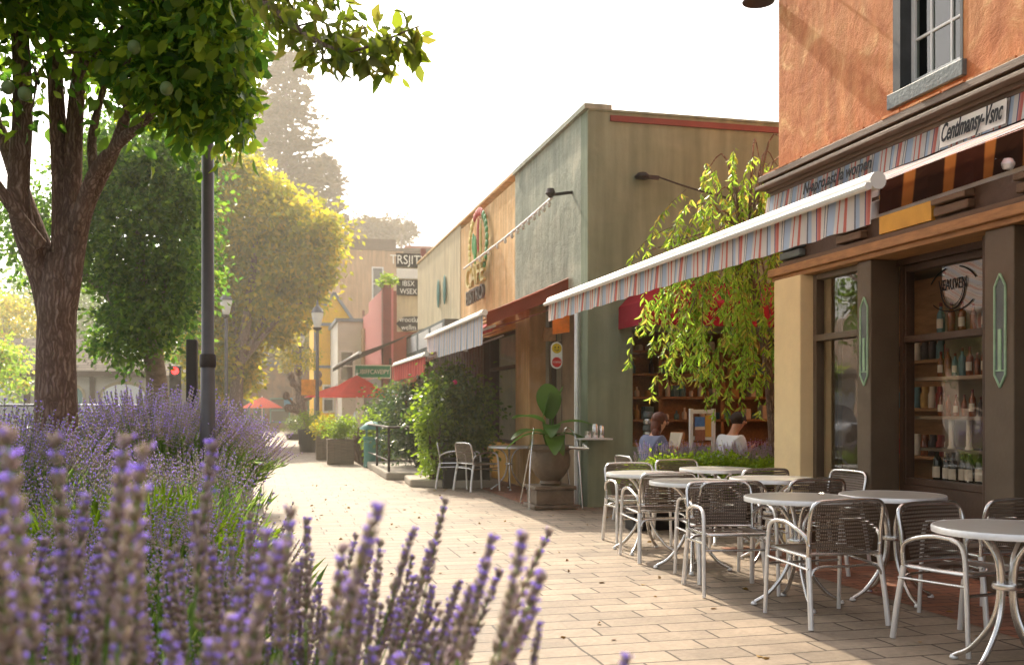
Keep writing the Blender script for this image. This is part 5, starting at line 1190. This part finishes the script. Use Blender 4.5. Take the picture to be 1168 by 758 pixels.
# second tree, dense crown, pale bark
p = Vector((-1.62, 16.6, 0)); t2 = empty('street_tree', tuple(p), 'dense dark green tree with a short pale flaky trunk', 'tree')
b = MB(); lerp_tube(b, [p, dd(180, 16.6, 470), dd(177, 16.6, 420), dd(168, 16.6, 360), dd(150, 16.6, 260)], [.24, .19, .16, .15, .06], 14)
for (x, y) in ((110, 300), (200, 300), (60, 290), (150, 200)): lerp_tube(b, [dd(172, 16.6, 400), dd((172+x)/2, 16.6, (390+y)/2-10), dd(x, 16.7, y)], [.1, .06, .03], 8)
b.build('trunk', M['bark2'], t2, smooth=True)
Ps = []; Ds = []
for (x, y, rx, rz, n, sd_) in ((165, 250, .92, 1.45, 190, 1), (172, 345, .78, .85, 120, 2), (55, 275, .9, .8, 70, 3), (200, 195, .55, .7, 60, 4), (222, 300, .28, .6, 28, 5), (125, 190, .9, .8, 80, 6), (140, 385, .5, .4, 30, 7), (205, 235, .5, .3, 24, 8)):
    a, d_, _ = crown_points(dd(x, 16.6, y), (rx, 1.2, rz), int(n*.8), 66, .30, 60+sd_, .45); Ps.append(a); Ds.append(d_)
leafcloud('crown', np.concatenate(Ps), np.concatenate(Ds), .10, M['leaf_back'], t2, seed=66, width=.6)
# golden tree by the street
p = Vector((-.95, 38, 0)); t3 = empty('street_tree', tuple(p), 'broad golden leaved tree glowing in the haze over the pavement', 'tree')
b = MB(); lerp_tube(b, [p, Vector((-.9, 38, 2.5)), Vector((-.5, 38, 5)), Vector((-.2, 38, 8))], [.28, .22, .17, .06], 12)
for (x, y) in ((220, 330), (350, 300), (300, 220), (250, 250), (370, 330)): lerp_tube(b, [Vector((-.8, 38, 3)), (Vector((-.8, 38, 3))+dd(x, 38, y))/2+Vector((0,0,.4)), dd(x, 38, y)], [.14, .08, .03], 8)
b.build('trunk', M['bark'], t3, smooth=True)
Ps = []; Ds = []
for (x, y, rx, rz, n, sd_) in ((285, 260, 2.0, 2.6, 150, 1), (300, 325, 2.0, 2.2, 150, 2), (235, 350, 1.7, 2.6, 120, 3), (350, 270, 1.3, 1.4, 60, 4), (255, 415, 1.2, 1.3, 60, 5), (258, 205, 1.3, 1.1, 60, 6), (350, 315, .9, 1.0, 36, 7)):
    a, d_, _ = crown_points(dd(x, 38, y), (rx, 2.2, rz), n, 74, .48, 80+sd_, .35); Ps.append(a); Ds.append(d_)
leafcloud('crown', np.concatenate(Ps), np.concatenate(Ds), .23, M['leaf_gold'], t3, seed=67, width=.6)
# pines in the haze
def pine(x, D, ztop, r0, label, seed, zb=2):
    p = dd(x, D); t = empty('pine_tree', (p.x, p.y, 0), label, 'pine tree'); g = np.random.default_rng(seed)
    MB().tube([(p.x, p.y, 0), (p.x, p.y, ztop)], [r0*.09, .04], 10).build('trunk', M['bark'], t)
    P = []; Dd = []; b = MB(); z = zb
    while z < ztop-.3:
        f = 1-(z-zb)/(ztop-zb); n = 7
        for k in range(n):
            a = g.uniform(0, 2*PI); L_ = r0*(f**.6)*g.uniform(.45, 1.12)+.45; dz = L_*g.uniform(-.25, .15); q = np.array([p.x+L_*math.cos(a), p.y+L_*math.sin(a), z+dz]); s = np.array([p.x, p.y, z])
            b.tube([tuple(s), tuple((s+q)/2+np.array([0,0,.06*L_])), tuple(q)], [.09*f+.02, .04, .015], 4)
            m = int(16+L_*17)
            for j in range(m):
                u = g.uniform(.15, 1.02); c = s*(1-u)+q*u+np.array([0,0,.06*L_*math.sin(PI*u)])+g.normal(size=3)*np.array([.26,.26,.14]); P.append(c); Dd.append([math.cos(a)+g.normal()*.6, math.sin(a)+g.normal()*.6, g.normal()*.35])
        z += g.uniform(.4, .7)
    b.build('branches', M['bark'], t)
    leafcloud('crown', np.array(P), np.array(Dd), .55, M['leaf_pine'], t, seed=seed, width=.42)
pine(326, 82, 30.5, 5.8, 'tallest hazy conifer rising behind the golden tree', 71)
pine(368, 88, 23.5, 5.0, 'slightly lower hazy conifer right of the tallest one', 72)
pine(240, 92, 20.0, 4.6, 'hazy conifer mostly hidden by the golden tree', 73)
def far_tree(x, y, D, rx, rz, lm_, size, label, seed, n=70):
    c = dd(x, D, y); t = empty('distant_tree', (c.x, c.y, 0), label, 'tree'); b = MB(); b.tube([(c.x, c.y, 0), tuple(c)], [.3, .1], 8)
    P, Dr, C = crown_points(c, (rx, rx, rz), n, 70, rx*.22, seed, .3)
    for i in range(6): q = C[i*3 % len(C)]; b.tube([(c.x, c.y, c.z-rz*.6), tuple(q)], [.12, .03], 5)
    b.build('trunk', M['bark'], t); leafcloud('crown', P, Dr, size, lm_, t, seed=seed)
far_tree(10, 385, 56, 2.6, 2.2, M['leaf_gold'], .26, 'sunlit yellow green tree beyond the left end of the pavilion', 90)
far_tree(-15, 430, 30, 1.4, 1.4, M['leaf_weep'], .14, 'low green tree at the left edge in front of the pavilion', 91)
far_tree(425, 268, 95, 2.3, 1.6, M['leaf_pine'], .4, 'hazy tree top showing above the sandstone block', 92)
far_tree(458, 262, 100, 1.5, 1.4, M['leaf_pine'], .34, 'small hazy tree top left of the rooftop tower', 93, 24)
far_tree(60, 350, 75, 4.5, 4.5, M['leaf_back'], .4, 'dark tree behind the pavilion roof and the big trunk', 94, 90)
far_tree(222, 440, 56, 2.2, 1.6, M['leaf_back'], .25, 'dark rounded tree behind the traffic light', 95, 60)
far_tree(338, 400, 60, 1.2, 1.3, M['leaf_gold'], .22, 'yellow tree in front of the far end building', 96, 30)
# weeping tree on the patio
wt = empty('weeping_tree', (5.95, 10.95, 0), 'small tree with drooping yellow green willowy leaves on the patio', 'tree')
g = np.random.default_rng(44); P = []; Dw = []; tw_ = MB()
b = MB(); lerp_tube(b, [(5.95, 10.95, 0), (5.9, 10.93, 1.2), (5.7, 10.85, 2.4), (5.4, 10.75, 3.3), (5.3, 10.7, 4.1)], [.07, .06, .05, .035, .012], 10)
n_st = 150
for i in range(n_st):
    x = 4.32 + 1.8*g.uniform(0, 1)**.8; y = g.uniform(10.25, 11.05)
    zt_ = min(4.35, 2.95 + (x-4.1)*1.35) ; z0 = g.uniform(2.1 if x > 4.4 else 2.5, zt_)
    Ln = g.uniform(.5, 1.2); zb = z0-Ln; lim = 1.95 if x < 4.4 else (1.5 if x < 4.8 else 1.15); zb = max(zb, lim+g.uniform(0, .25))
    if z0-zb < .25: continue
    dx, dy = g.normal()*.22-.08, g.normal()*.2
    if i % 4 == 0: lerp_tube(b, [(5.5, 10.78, 3.0), ((5.5+x)/2, (10.78+y)/2, max(z0, 3.0)+.12), (x, y, z0)], [.02, .012, .005], 5, 4)
    prev = []
    m = int((z0-zb)*54)
    for j in range(5): u = j/4; prev.append((x+dx*math.sin(u*1.6), y+dy*math.sin(u*1.6), z0+.06*math.sin(u*2.5)-(z0-zb)*u))
    tw_.tube(prev, .0028, 4)
    for j in range(m):
        u = g.uniform(0, 1); P.append([x+dx*math.sin(u*1.6), y+dy*math.sin(u*1.6), z0+.06*math.sin(u*2.5)-(z0-zb)*u]); a = g.uniform(0, 6.28); Dw.append([math.cos(a)*.75, math.sin(a)*.75, -.9+g.normal()*.25])
b.build('trunk', M['bark'], wt, smooth=True); tw_.build('twigs', M['twig'], wt)
leafcloud('crown', np.array(P), np.array(Dw), .095, M['leaf_weep'], wt, seed=45, width=.27, tpl=LEAF8)

# ================================================================ LAVENDER
def octa(c, r):
    c = np.array(c); r = np.array(r) if hasattr(r, '__len__') else np.array([r]*3)
    v = np.array([[1,0,0],[-1,0,0],[0,1,0],[0,-1,0],[0,0,1],[0,0,-1]], float)*r+c
    t = np.array([[0,2,4],[2,1,4],[1,3,4],[3,0,4],[2,0,5],[1,2,5],[3,1,5],[0,3,5]]); return v, t
class TB:
    def __init__(s): s.V = []; s.T = []; s.M = []; s.n = 0
    def add(s, v, t, m): s.V.append(v); s.T.append(t+s.n); s.M.append(np.full(len(t), m)); s.n += len(v)
    def get(s): return np.concatenate(s.V), np.concatenate(s.T), np.concatenate(s.M)
def tubetri(p, q, r, n=4):
    p, q = np.array(p), np.array(q); v = []
    for c in (p, q):
        for k in range(n): a = 2*PI*k/n; v.append(c+np.array([r*math.cos(a), 0, 0])+np.array([0, 0, 0])+np.array([0, 0, 0])+np.array([0., 0., 0.])+np.array([0, 0, 0]) + np.array([0, 0, 0]) if False else c+np.array([r*math.cos(a), 0, r*math.sin(a)]))
    t = []
    for k in range(n): k2 = (k+1) % n; t += [[k, k2, n+k2], [k, n+k2, n+k]]
    return np.array(v), np.array(t)
# spikes are modelled along +Y (the long axis) so frames() can aim them
def spike(lod, seed, Ls=.70, Lh=.17):
    g = np.random.default_rng(seed); B = TB(); bend = g.uniform(-.07, .07)
    f = lambda y: bend*(y/(Ls+Lh))**2
    K = 6 if lod == 0 else 3
    for i in range(K):
        a, c = (Ls+Lh)*i/K, (Ls+Lh)*(i+1)/K
        v, t = tubetri((f(a), a, 0), (f(c), c, 0), .0019 if lod == 0 else .0022, 5 if lod == 0 else 3); B.add(v, t, 0)
    nw = (12 if lod == 0 else 9) if lod < 2 else 5
    for w_ in range(nw):
        u = w_/(nw-1); y = Ls + Lh*u*(.85+.15*u); rr = (.0105 if lod < 2 else .011)*(1-.45*u)*g.uniform(.85, 1.15)
        if w_ == 0: y -= .012*g.uniform(0, 2)
        if lod == 0:
            nb = 12
            for k in range(nb):
                if g.random() < .12: continue
                a = 2*PI*k/nb+g.uniform(-.2, .2); q_ = rr*g.uniform(.45, .95); cx, cz = q_*math.cos(a), q_*math.sin(a)
                v, t = octa((0,0,0), (.0034, .0078*g.uniform(.7, 1.2), .0034)); ang = .5
                v = v @ np.array([[1,0,0],[0,1,0],[0,0,1]]); v[:, 0] += (v[:, 1])*math.cos(a)*.5; v[:, 2] += v[:, 1]*math.sin(a)*.5
                B.add(v+np.array([f(y)+cx, y+g.uniform(-.005, .005), cz]), t, 1)
                if g.random() < (.06+.36*u**2):
                    v, t = octa((0,0,0), (.0038, .0034, .0038)); B.add(v+np.array([f(y)+cx*1.75, y+.008, cz*1.75]), t, 2)
        else:
            n = 6 if lod == 1 else 4; hgt = .0105 if lod == 1 else .02
            ring = [[f(y)+rr*math.cos(2*PI*k/n)*g.uniform(.75, 1.3), y+g.uniform(-.003, .003), rr*math.sin(2*PI*k/n)*g.uniform(.75, 1.3)] for k in range(n)]
            v = np.array(ring+[[f(y), y-hgt, 0], [f(y), y+hgt, 0]]); t = []
            for k in range(n): k2 = (k+1) % n; t += [[k, k2, n], [k2, k, n+1]]
            B.add(v, np.array(t), 1)
            for k in range(3 if lod == 1 else 2):
                if g.random() < .2+.4*u:
                    a = g.uniform(0, 6.28); v, t = octa((f(y)+rr*1.25*math.cos(a), y+.006, rr*1.25*math.sin(a)), .0042 if lod == 1 else .006); B.add(v, t, 2)
    v, t = octa((f(Ls+Lh), Ls+Lh+.004, 0), (.0055, .008, .0055)); B.add(v, t, 2 if lod == 0 and g.random() < .5 else 1)
    return B.get()
SP = {l: [spike(l, 100+10*l+i, Ls=.70, Lh=[.17, .13, .20][i]) for i in range(3)] for l in (0, 1, 2)}
def spikes(name, bases, dirs, scales, lod, mats, parent=None, seed=0):
    g = np.random.default_rng(seed); which = g.integers(0, 3, len(bases)); Vs = []; Ts = []; Ms = []; off = 0
    for k in range(3):
        idx = np.where(which == k)[0]
        if not len(idx): continue
        V, T, Mi = SP[lod][k]; sc = scales[idx]
        W, TT = instance((V, T), bases[idx], frames(dirs[idx], g.uniform(0, 6.28, len(idx))), sc)
        Vs.append(W); Ts.append(TT+off); Ms.append(np.tile(Mi, len(idx))); off += len(W)
    return npmesh(name, np.concatenate(Vs), np.concatenate(Ts), np.concatenate(Ms), mats, parent)
def bush_spikes(c, z0, n, length, rad, tilt, seed, lean=(0, 0)):
    g = np.random.default_rng(seed); a = g.uniform(0, 2*PI, n); r = np.sqrt(g.uniform(0, 1, n)); th = tilt*r*g.uniform(.7, 1.15, n)
    dx = np.sin(th)*np.cos(a)+lean[0]+g.normal(size=n)*.05; dy = np.sin(th)*np.sin(a)+lean[1]+g.normal(size=n)*.05; dz = np.cos(th)
    B = np.stack([c[0]+rad*r*np.cos(a)*.6, c[1]+rad*r*np.sin(a)*.6, np.full(n, z0)], 1); D = np.stack([dx, dy, dz], 1)
    return B, D, length*g.uniform(.82, 1.08, n)/.87
def leafy(c, z0, n, h, rad, tilt, seed):
    g = np.random.default_rng(seed); a = g.uniform(0, 2*PI, n); r = np.sqrt(g.uniform(0, 1, n)); th = tilt*r
    d = np.stack([np.sin(th)*np.cos(a), np.sin(th)*np.sin(a), np.cos(th)], 1)
    s = g.uniform(.05, .85, n)[:, None]; P = np.stack([c[0]+rad*r*np.cos(a)*.6, c[1]+rad*r*np.sin(a)*.6, np.full(n, z0)], 1)+d*s*h
    return P, d+g.normal(size=(n, 3))*.3
MATS = [M['stem'], M['lavbud'], M['lavflower']]; MATD = [M['stem'], M['lavdry'], M['lavflower']]
LB = {0: [], 1: [], 2: []}; LF = []; sdn = 500
near = [((-.3, 1.62), .1, 34, 1.15, .22, R(18), (-.04, .03)), ((-.68, 1.9), .1, 26, 1.13, .25, R(18), (0, 0)), ((-.0, 1.95), .1, 64, .98, .28, R(26), (.05, 0)), ((.02, 2.6), .12, 50, .84, .3, R(25), (.05, 0)), ((-.5, 2.1), .1, 22, 1.0, .3, R(24), (0, 0)), ((.0, 2.15), .12, 34, .88, .3, R(25), (.05, 0))]
for i, (c, z0, n, ln, rad, tl, lean) in enumerate(near):
    LB[0].append(bush_spikes(c, z0, n, ln, rad, tl, 300+i, lean)); LF.append(leafy(c, z0-.1, 500, .62, rad*1.4, tl, 400+i))
g = np.random.default_rng(8)
yy = 2.35
while yy < 13.2:
    xx = -.02 if yy < 3.2 else (-.3 if yy < 5 else (-.5 if yy < 9 else -.68))
    while xx > -5.2:
        c = (xx+g.uniform(-.1, .05), yy+g.uniform(-.15, .15)); 
        if math.hypot(c[0]+.57, c[1]-11.2) > .3 and math.hypot(c[0]+1.86, c[1]-10.1) > .45 and math.hypot(c[0]+1.2, c[1]-11.9) > .7 and math.hypot(c[0]+.72, c[1]-6.0) > .6:
            edge = xx > -.3; vis = c[0] > -c[1]*.35-1.0
            if vis:
                lod = 0 if yy < 2.9 else (1 if yy < 6.5 else 2)
                n = 52 if lod == 0 else (78 if lod == 1 else 56)
                LB[lod].append(bush_spikes(c, .16 if edge else .2, n, g.uniform(.62, .80) - (.04 if edge else 0), .28, R(33), sdn, (.07 if edge else 0, 0))); LF.append(leafy(c, .12, 330, .58, .42, R(36), sdn+1)); sdn += 2
        xx -= .62
    yy += .60
for l in (0, 1, 2):
    B = np.concatenate([b[0] for b in LB[l]]); D = np.concatenate([b[1] for b in LB[l]]); S = np.concatenate([b[2] for b in LB[l]])
    if l == 1: B[:, 2] += .0
    o = spikes('lavender', B, D, S, l, MATS if l < 2 else MATD, seed=600+l)
    tag(o, ['close purple lavender flower spikes filling the foreground bed', 'massed lavender spikes a few steps into the bed', 'far lavender spikes in the bed around the tree and pole'][l], 'lavender', kind='stuff')
P = np.concatenate([a for a, _ in LF]); D = np.concatenate([b for _, b in LF])
o = leafcloud('lavender_foliage', P, D, .16, M['lavleaf'], seed=77, width=.055); tag(o, 'grey green lavender stems and leaves beneath the flowers', 'foliage', kind='stuff')
def mound(name, label, cat, c, r, H, n, mats, seed, lod=1, fol=M['lavleaf'], nleaf=3000, wid=.07, ls=.16):
    t = empty(name, (c[0], c[1], .15), label, cat)
    B, D, S = bush_spikes(c, .18, n, H-.18, r, R(48), seed)
    # rounded dome: long spikes in the middle, shorter at the rim
    if n: spikes('flower_spikes', B, D, S, lod, mats, t, seed)
    P, Dd = leafy(c, .12, nleaf, (H-.2)*.86, r, R(52), seed+1); leafcloud('foliage', P, Dd, ls, fol, t, seed=seed, width=wid)
mound('lavender_bush', 'big rounded mauve grey lavender mound between trunk and dark pole', 'lavender', (-1.22, 11.95), .62, 1.52, 900, MATD, 701)
mound('lavender_bush', 'bright purple lavender mound right of the dark pole', 'lavender', (-.62, 13.6), .42, 1.22, 650, MATS, 702)
mound('lavender_bush', 'faded brownish lavender mound in front of the large trunk', 'lavender', (-2.05, 8.6), .6, 1.30, 600, MATD, 703)
mound('lavender_bush', 'dried lavender clump at the far left edge', 'lavender', (-2.9, 9.1), .6, 1.34, 500, MATD, 704)
mound('santolina_bush', 'bright yellow green feathery bush among the lavender', 'shrub', (-.72, 6.0), .46, 1.14, 0, MATS, 705, fol=M['leaf_lime'], nleaf=5200, wid=.09, ls=.13)
for i, (x, y, H, lab) in enumerate(((-1.0, 17.5, .8, 'low lavender clump at the path edge beyond the purple mound'), (-1.1, 21.5, .75, 'farther low lavender clump along the path edge'), (-1.2, 27, .8, 'farthest low lavender clump along the path edge'), (-2.6, 14.5, 1.35, 'mauve lavender clump under the pale barked tree'), (-3.9, 13, 1.35, 'mauve lavender clump behind the large trunk'))):
    mound('lavender_bush', lab, 'lavender', (x, y), .5, H, 260, MATS if i < 3 else MATD, 710+i, 2, nleaf=900)
# a few loose tall spikes standing out over the paving
tall = [(604, 612, 1.55), (678, 705, 1.5), (455, 570, 2.2), (508, 585, 2.4), (648, 690, 1.9), (543, 640, 1.7), (386, 527, 1.35)]
for i, (x, y, D) in enumerate(tall):
    tip = dd(x, D, y); base = Vector((tip.x-.20, tip.y+.05, .22)); d = tip-base
    o = spikes('lavender_spike', np.array([base]), np.array([d]), np.array([d.length/.88]), 0, MATS, None, 800+i)
    tag(o, ['tall curved lavender spike standing alone against the sunlit paving', 'shorter lavender spike alone at the bottom right of the bed', 'slim lavender spike at the crest of the bed edge', 'lavender spike leaning over the paving beside the crest', 'purple lavender spike just left of the lone short one', 'lavender spike leaning right near the front of the bed', 'blurred purple lavender spike in the middle of the bed front'][i], 'lavender', 'lone lavender spikes')
# fallen leaves on the paving
g = np.random.default_rng(12); n = 160; Pn = np.stack([g.uniform(.6, 5, n), g.uniform(3, 18, n), np.full(n, .004)], 1); Dn = np.stack([g.normal(size=n), g.normal(size=n), g.normal(size=n)*.05], 1)
o = leafcloud('fallen_leaves', Pn, Dn, .05, leafmat('dry_leaf', [rgb(120, 90, 50), rgb(150, 120, 60), rgb(90, 66, 44)], .1), seed=13); tag(o, 'small dry leaves scattered over the paving', 'leaves', kind='stuff')

# ================================================================ PEOPLE
def skinmesh(name, verts, edges, radii, m, parent, root=0, sub=2):
    me = bpy.data.meshes.new(name); me.from_pydata([tuple(v) for v in verts], edges, []); o = bpy.data.objects.new(name, me); COL.objects.link(o)
    md = o.modifiers.new('skin', 'SKIN'); md.use_smooth_shade = True
    sv = me.skin_vertices[0].data
    for i, r in enumerate(radii): sv[i].radius = (r, r) if not hasattr(r, '__len__') else r
    for i in range(len(radii)): sv[i].use_root = (i == root)
    s = o.modifiers.new('sub', 'SUBSURF'); s.levels = sub; s.render_levels = sub
    dg = bpy.context.evaluated_depsgraph_get(); me2 = bpy.data.meshes.new_from_object(o.evaluated_get(dg)); bpy.data.objects.remove(o)
    me2.materials.clear(); me2.materials.append(m); me2.polygons.foreach_set('use_smooth', [True]*len(me2.polygons))
    o2 = bpy.data.objects.new(name, me2); COL.objects.link(o2)
    if parent: o2.parent = parent
    return o2
def seated_person(loc, rz, label, shirt, pants, hair, lean=.18, long_hair=False):
    """local frame: faces +Y, seat height .45; hands meet in front of the chest"""
    t = empty('person', (0,0,0), label, 'person'); hz_ = .50
    y = lambda z: (z-hz_)*lean
    # joints
    V = {}; V['pel'] = (0, 0, hz_); V['wai'] = (0, y(.7), .70); V['che'] = (0, y(.9), .90); V['nek'] = (0, y(1.02)+.01, 1.03); V['hd0'] = (0, y(1.1)+.03, 1.10); V['hd1'] = (0, y(1.2)+.045, 1.17); V['hd2'] = (0, y(1.27)+.04, 1.245)
    R_ = dict(pel=(.14, .11), wai=(.11, .08), che=(.11, .075), nek=.05, hd0=.058, hd1=.082, hd2=.07)
    E = [('pel','wai'),('wai','che'),('che','nek'),('nek','hd0'),('hd0','hd1'),('hd1','hd2')]
    for s, k in ((-1, 'l'), (1, 'r')):
        V['sh'+k] = (s*.17, y(.97), .965); V['el'+k] = (s*.235, .16, .76); V['wr'+k] = (s*.08, .37, .86); V['pa'+k] = (s*.055, .43, .88)
        R_.update({'sh'+k: .045, 'el'+k: .042, 'wr'+k: .026, 'pa'+k: (.032, .02)})
        V['hi'+k] = (s*.09, .03, hz_-.005); V['kn'+k] = (s*.12, .42, .50); V['an'+k] = (s*.12, .40, .09); V['to'+k] = (s*.13, .55, .045)
        R_.update({'hi'+k: .085, 'kn'+k: .058, 'an'+k: .038, 'to'+k: .034})
        E += [('che','sh'+k),('sh'+k,'el'+k),('el'+k,'wr'+k),('wr'+k,'pa'+k),('pel','hi'+k),('hi'+k,'kn'+k),('kn'+k,'an'+k),('an'+k,'to'+k)]
        for f in range(5):   # fingers and thumb
            fx = s*(.055+(.018-.012*f if f < 4 else -.02)); b1 = 'f%d%s' % (f, k); b2 = 'g%d%s' % (f, k)
            ln = (.035, .042, .04, .03, .025)[f]
            V[b1] = (fx, .43+ln, .885+(.0 if f < 4 else .02)); V[b2] = (fx*.9, .43+ln*1.6, .87 if f < 4 else .915); R_[b1] = .0095; R_[b2] = .008; E += [('pa'+k, b1), (b1, b2)]
    names = list(V); ix = {n: i for i, n in enumerate(names)}
    body = skinmesh('body', [V[n] for n in names], [(ix[a], ix[b]) for a, b in E], [R_[n] for n in names], M['skin'], t)
    hc = Vector(V['hd1'])+Vector((0, .01, .015))
    # face
    MB().ell(tuple(hc+Vector((0, .085, -.015))), (.014, .022, .022), 8, 6).build('nose', M['skin'], t, smooth=True)
    for s in (-1, 1): MB().ell(tuple(hc+Vector((s*.08, 0, -.01))), (.012, .02, .03), 8, 6).build('ear', M['skin'], t, smooth=True)
    e = MB()
    for s in (-1, 1): e.ell(tuple(hc+Vector((s*.032, .075, .012))), (.012, .008, .007), 8, 6)
    e.build('eyes', M['black'], t, smooth=True)
    MB().ell(tuple(hc+Vector((0, .078, -.05))), (.022, .008, .006), 8, 6).build('mouth', M['pinkd'], t, smooth=True)
    h = MB(); h.ell(tuple(hc+Vector((0, -.022, .035))), (.096, .10, .088), 16, 12)
    if long_hair:
        h.ell(tuple(hc+Vector((0, -.07, -.06))), (.085, .06, .11), 14, 10); h.ell(tuple(hc+Vector((.03, -.09, -.15))), (.06, .05, .09), 12, 8)
    h.build('hair', hair, t, smooth=True)
    up = ['pel','wai','che','shl','ell','shr','elr','ml','mr','col']; V2 = dict(V); V2['ml'] = tuple(Vector(V['ell'])*.55+Vector(V['wrl'])*.45); V2['mr'] = tuple(Vector(V['elr'])*.55+Vector(V['wrr'])*.45); V2['col'] = (0, y(1.0), .995)
    r2 = dict(pel=(.165,.135), wai=(.145,.115), che=(.175,.13), shl=.085, ell=.062, shr=.085, elr=.062, ml=.052, mr=.052, col=(.105, .09))
    ix2 = {n: i for i, n in enumerate(up)}; e2 = [('pel','wai'),('wai','che'),('che','col'),('che','shl'),('shl','ell'),('ell','ml'),('che','shr'),('shr','elr'),('elr','mr')]
    skinmesh('shirt', [V2[n] for n in up], [(ix2[a], ix2[b]) for a, b in e2], [r2[n] for n in up], shirt, t)
    lo = ['pel','hil','knl','anl','hir','knr','anr']; r3 = dict(pel=(.16,.125), hil=.1, knl=.075, anl=.055, hir=.1, knr=.075, anr=.055); ix3 = {n: i for i, n in enumerate(lo)}
    skinmesh('trousers', [V[n] for n in lo], [(ix3[a], ix3[b]) for a, b in (('pel','hil'),('hil','knl'),('knl','anl'),('pel','hir'),('hir','knr'),('knr','anr'))], [r3[n] for n in lo], pants, t)
    sh_ = MB()
    for s in (-1, 1): sh_.ell((s*.127, .46, .045), (.045, .13, .042), 12, 8)
    sh_.build('shoes', M['black'], t, smooth=True)
    t.location = loc; t.rotation_euler = (0, 0, rz); return t
def fwd(loc, rz, x, y, z): c, s = math.cos(rz), math.sin(rz); return Vector((loc[0]+x*c-y*s, loc[1]+x*s+y*c, z))
L1, A1 = (4.42, 11.26, 0), R(-82); seated_person(L1, A1, 'auburn haired woman in blue grey top sitting and reading a tan book', M['shirtb'], M['denim'], M['hairr'], .22, True)
bk = empty('open_book', tuple(fwd(L1, A1, 0, .47, .95)), 'open tan covered book held up by the woman', 'book')
c = fwd(L1, A1, 0, .50, .95); 
for s in (-1, 1):
    o = MB().box(0, s*.15, -.012, .012, -.11, .11); ob_ = o.build('cover', mat('tan_book_cover', rgb(190, 128, 84), .7, 0, .1, 8)); ob_.parent = bk; ob_.rotation_euler = (R(-15), 0, A1+R(22)*s*-1); 
    o = MB().box(0, s*.143, -.022, -.012, -.10, .10); oc_ = o.build('pages', M['label']); oc_.parent = bk; oc_.rotation_euler = (R(-15), 0, A1+R(22)*s*-1)
L2, A2 = (5.40, 11.26, 0), R(-80); seated_person(L2, A2, 'dark haired man in a white long sleeved shirt sitting on the patio', M['shirtw'], M['denim'], M['haird'], .30)
mg = tag(MB().box(-.12, .12, -.09, .09, 0, .012).build('magazine', M['wine'], bevel=.002), 'folded magazine held by the man in white', 'magazine'); mg.location = fwd(L2, A2, 0, .46, .895); mg.rotation_euler = (R(25), 0, A2)
# patio lavender in a trough
lp = empty('lavender_planter', (5.1, 10.9, 0), 'row of purple lavender in a long trough in front of the seated people', 'planter')
MB().box(4.2, 6.3, 10.76, 10.98, 0, .42).build('trough', M['greywood'], lp, bevel=.01)
g = np.random.default_rng(21); n = 520; B = np.stack([g.uniform(4.25, 6.25, n), g.uniform(10.78, 10.96, n), np.full(n, .38)], 1); D = np.stack([g.normal(size=n)*.2, g.normal(size=n)*.15, np.ones(n)], 1)
spikes('flower_spikes', B, D, g.uniform(.5, .68, n), 1, MATS, lp, 22)
leafcloud('foliage', np.stack([g.uniform(4.2, 6.3, 2500), g.uniform(10.76, 10.98, 2500), g.uniform(.4, .68, 2500)], 1), np.stack([g.normal(size=2500)*.4, g.normal(size=2500)*.4, np.ones(2500)], 1), .1, M['lavleaf'], lp, seed=23, width=.1)

# ================================================================ RENDER
scene.render.engine = 'CYCLES'
scene.cycles.use_denoising = True
scene.cycles.film_exposure = 1.56
try: scene.cycles.denoiser = 'OPENIMAGEDENOISE'
except Exception: pass
scene.cycles.max_bounces = 8; scene.cycles.transparent_max_bounces = 24; scene.cycles.diffuse_bounces = 4; scene.cycles.glossy_bounces = 3; scene.cycles.transmission_bounces = 4; scene.cycles.volume_bounces = 1
scene.cycles.sample_clamp_indirect = 6
scene.view_settings.view_transform = 'Standard'; scene.view_settings.look = 'None'; scene.view_settings.exposure = 0; scene.view_settings.gamma = 1
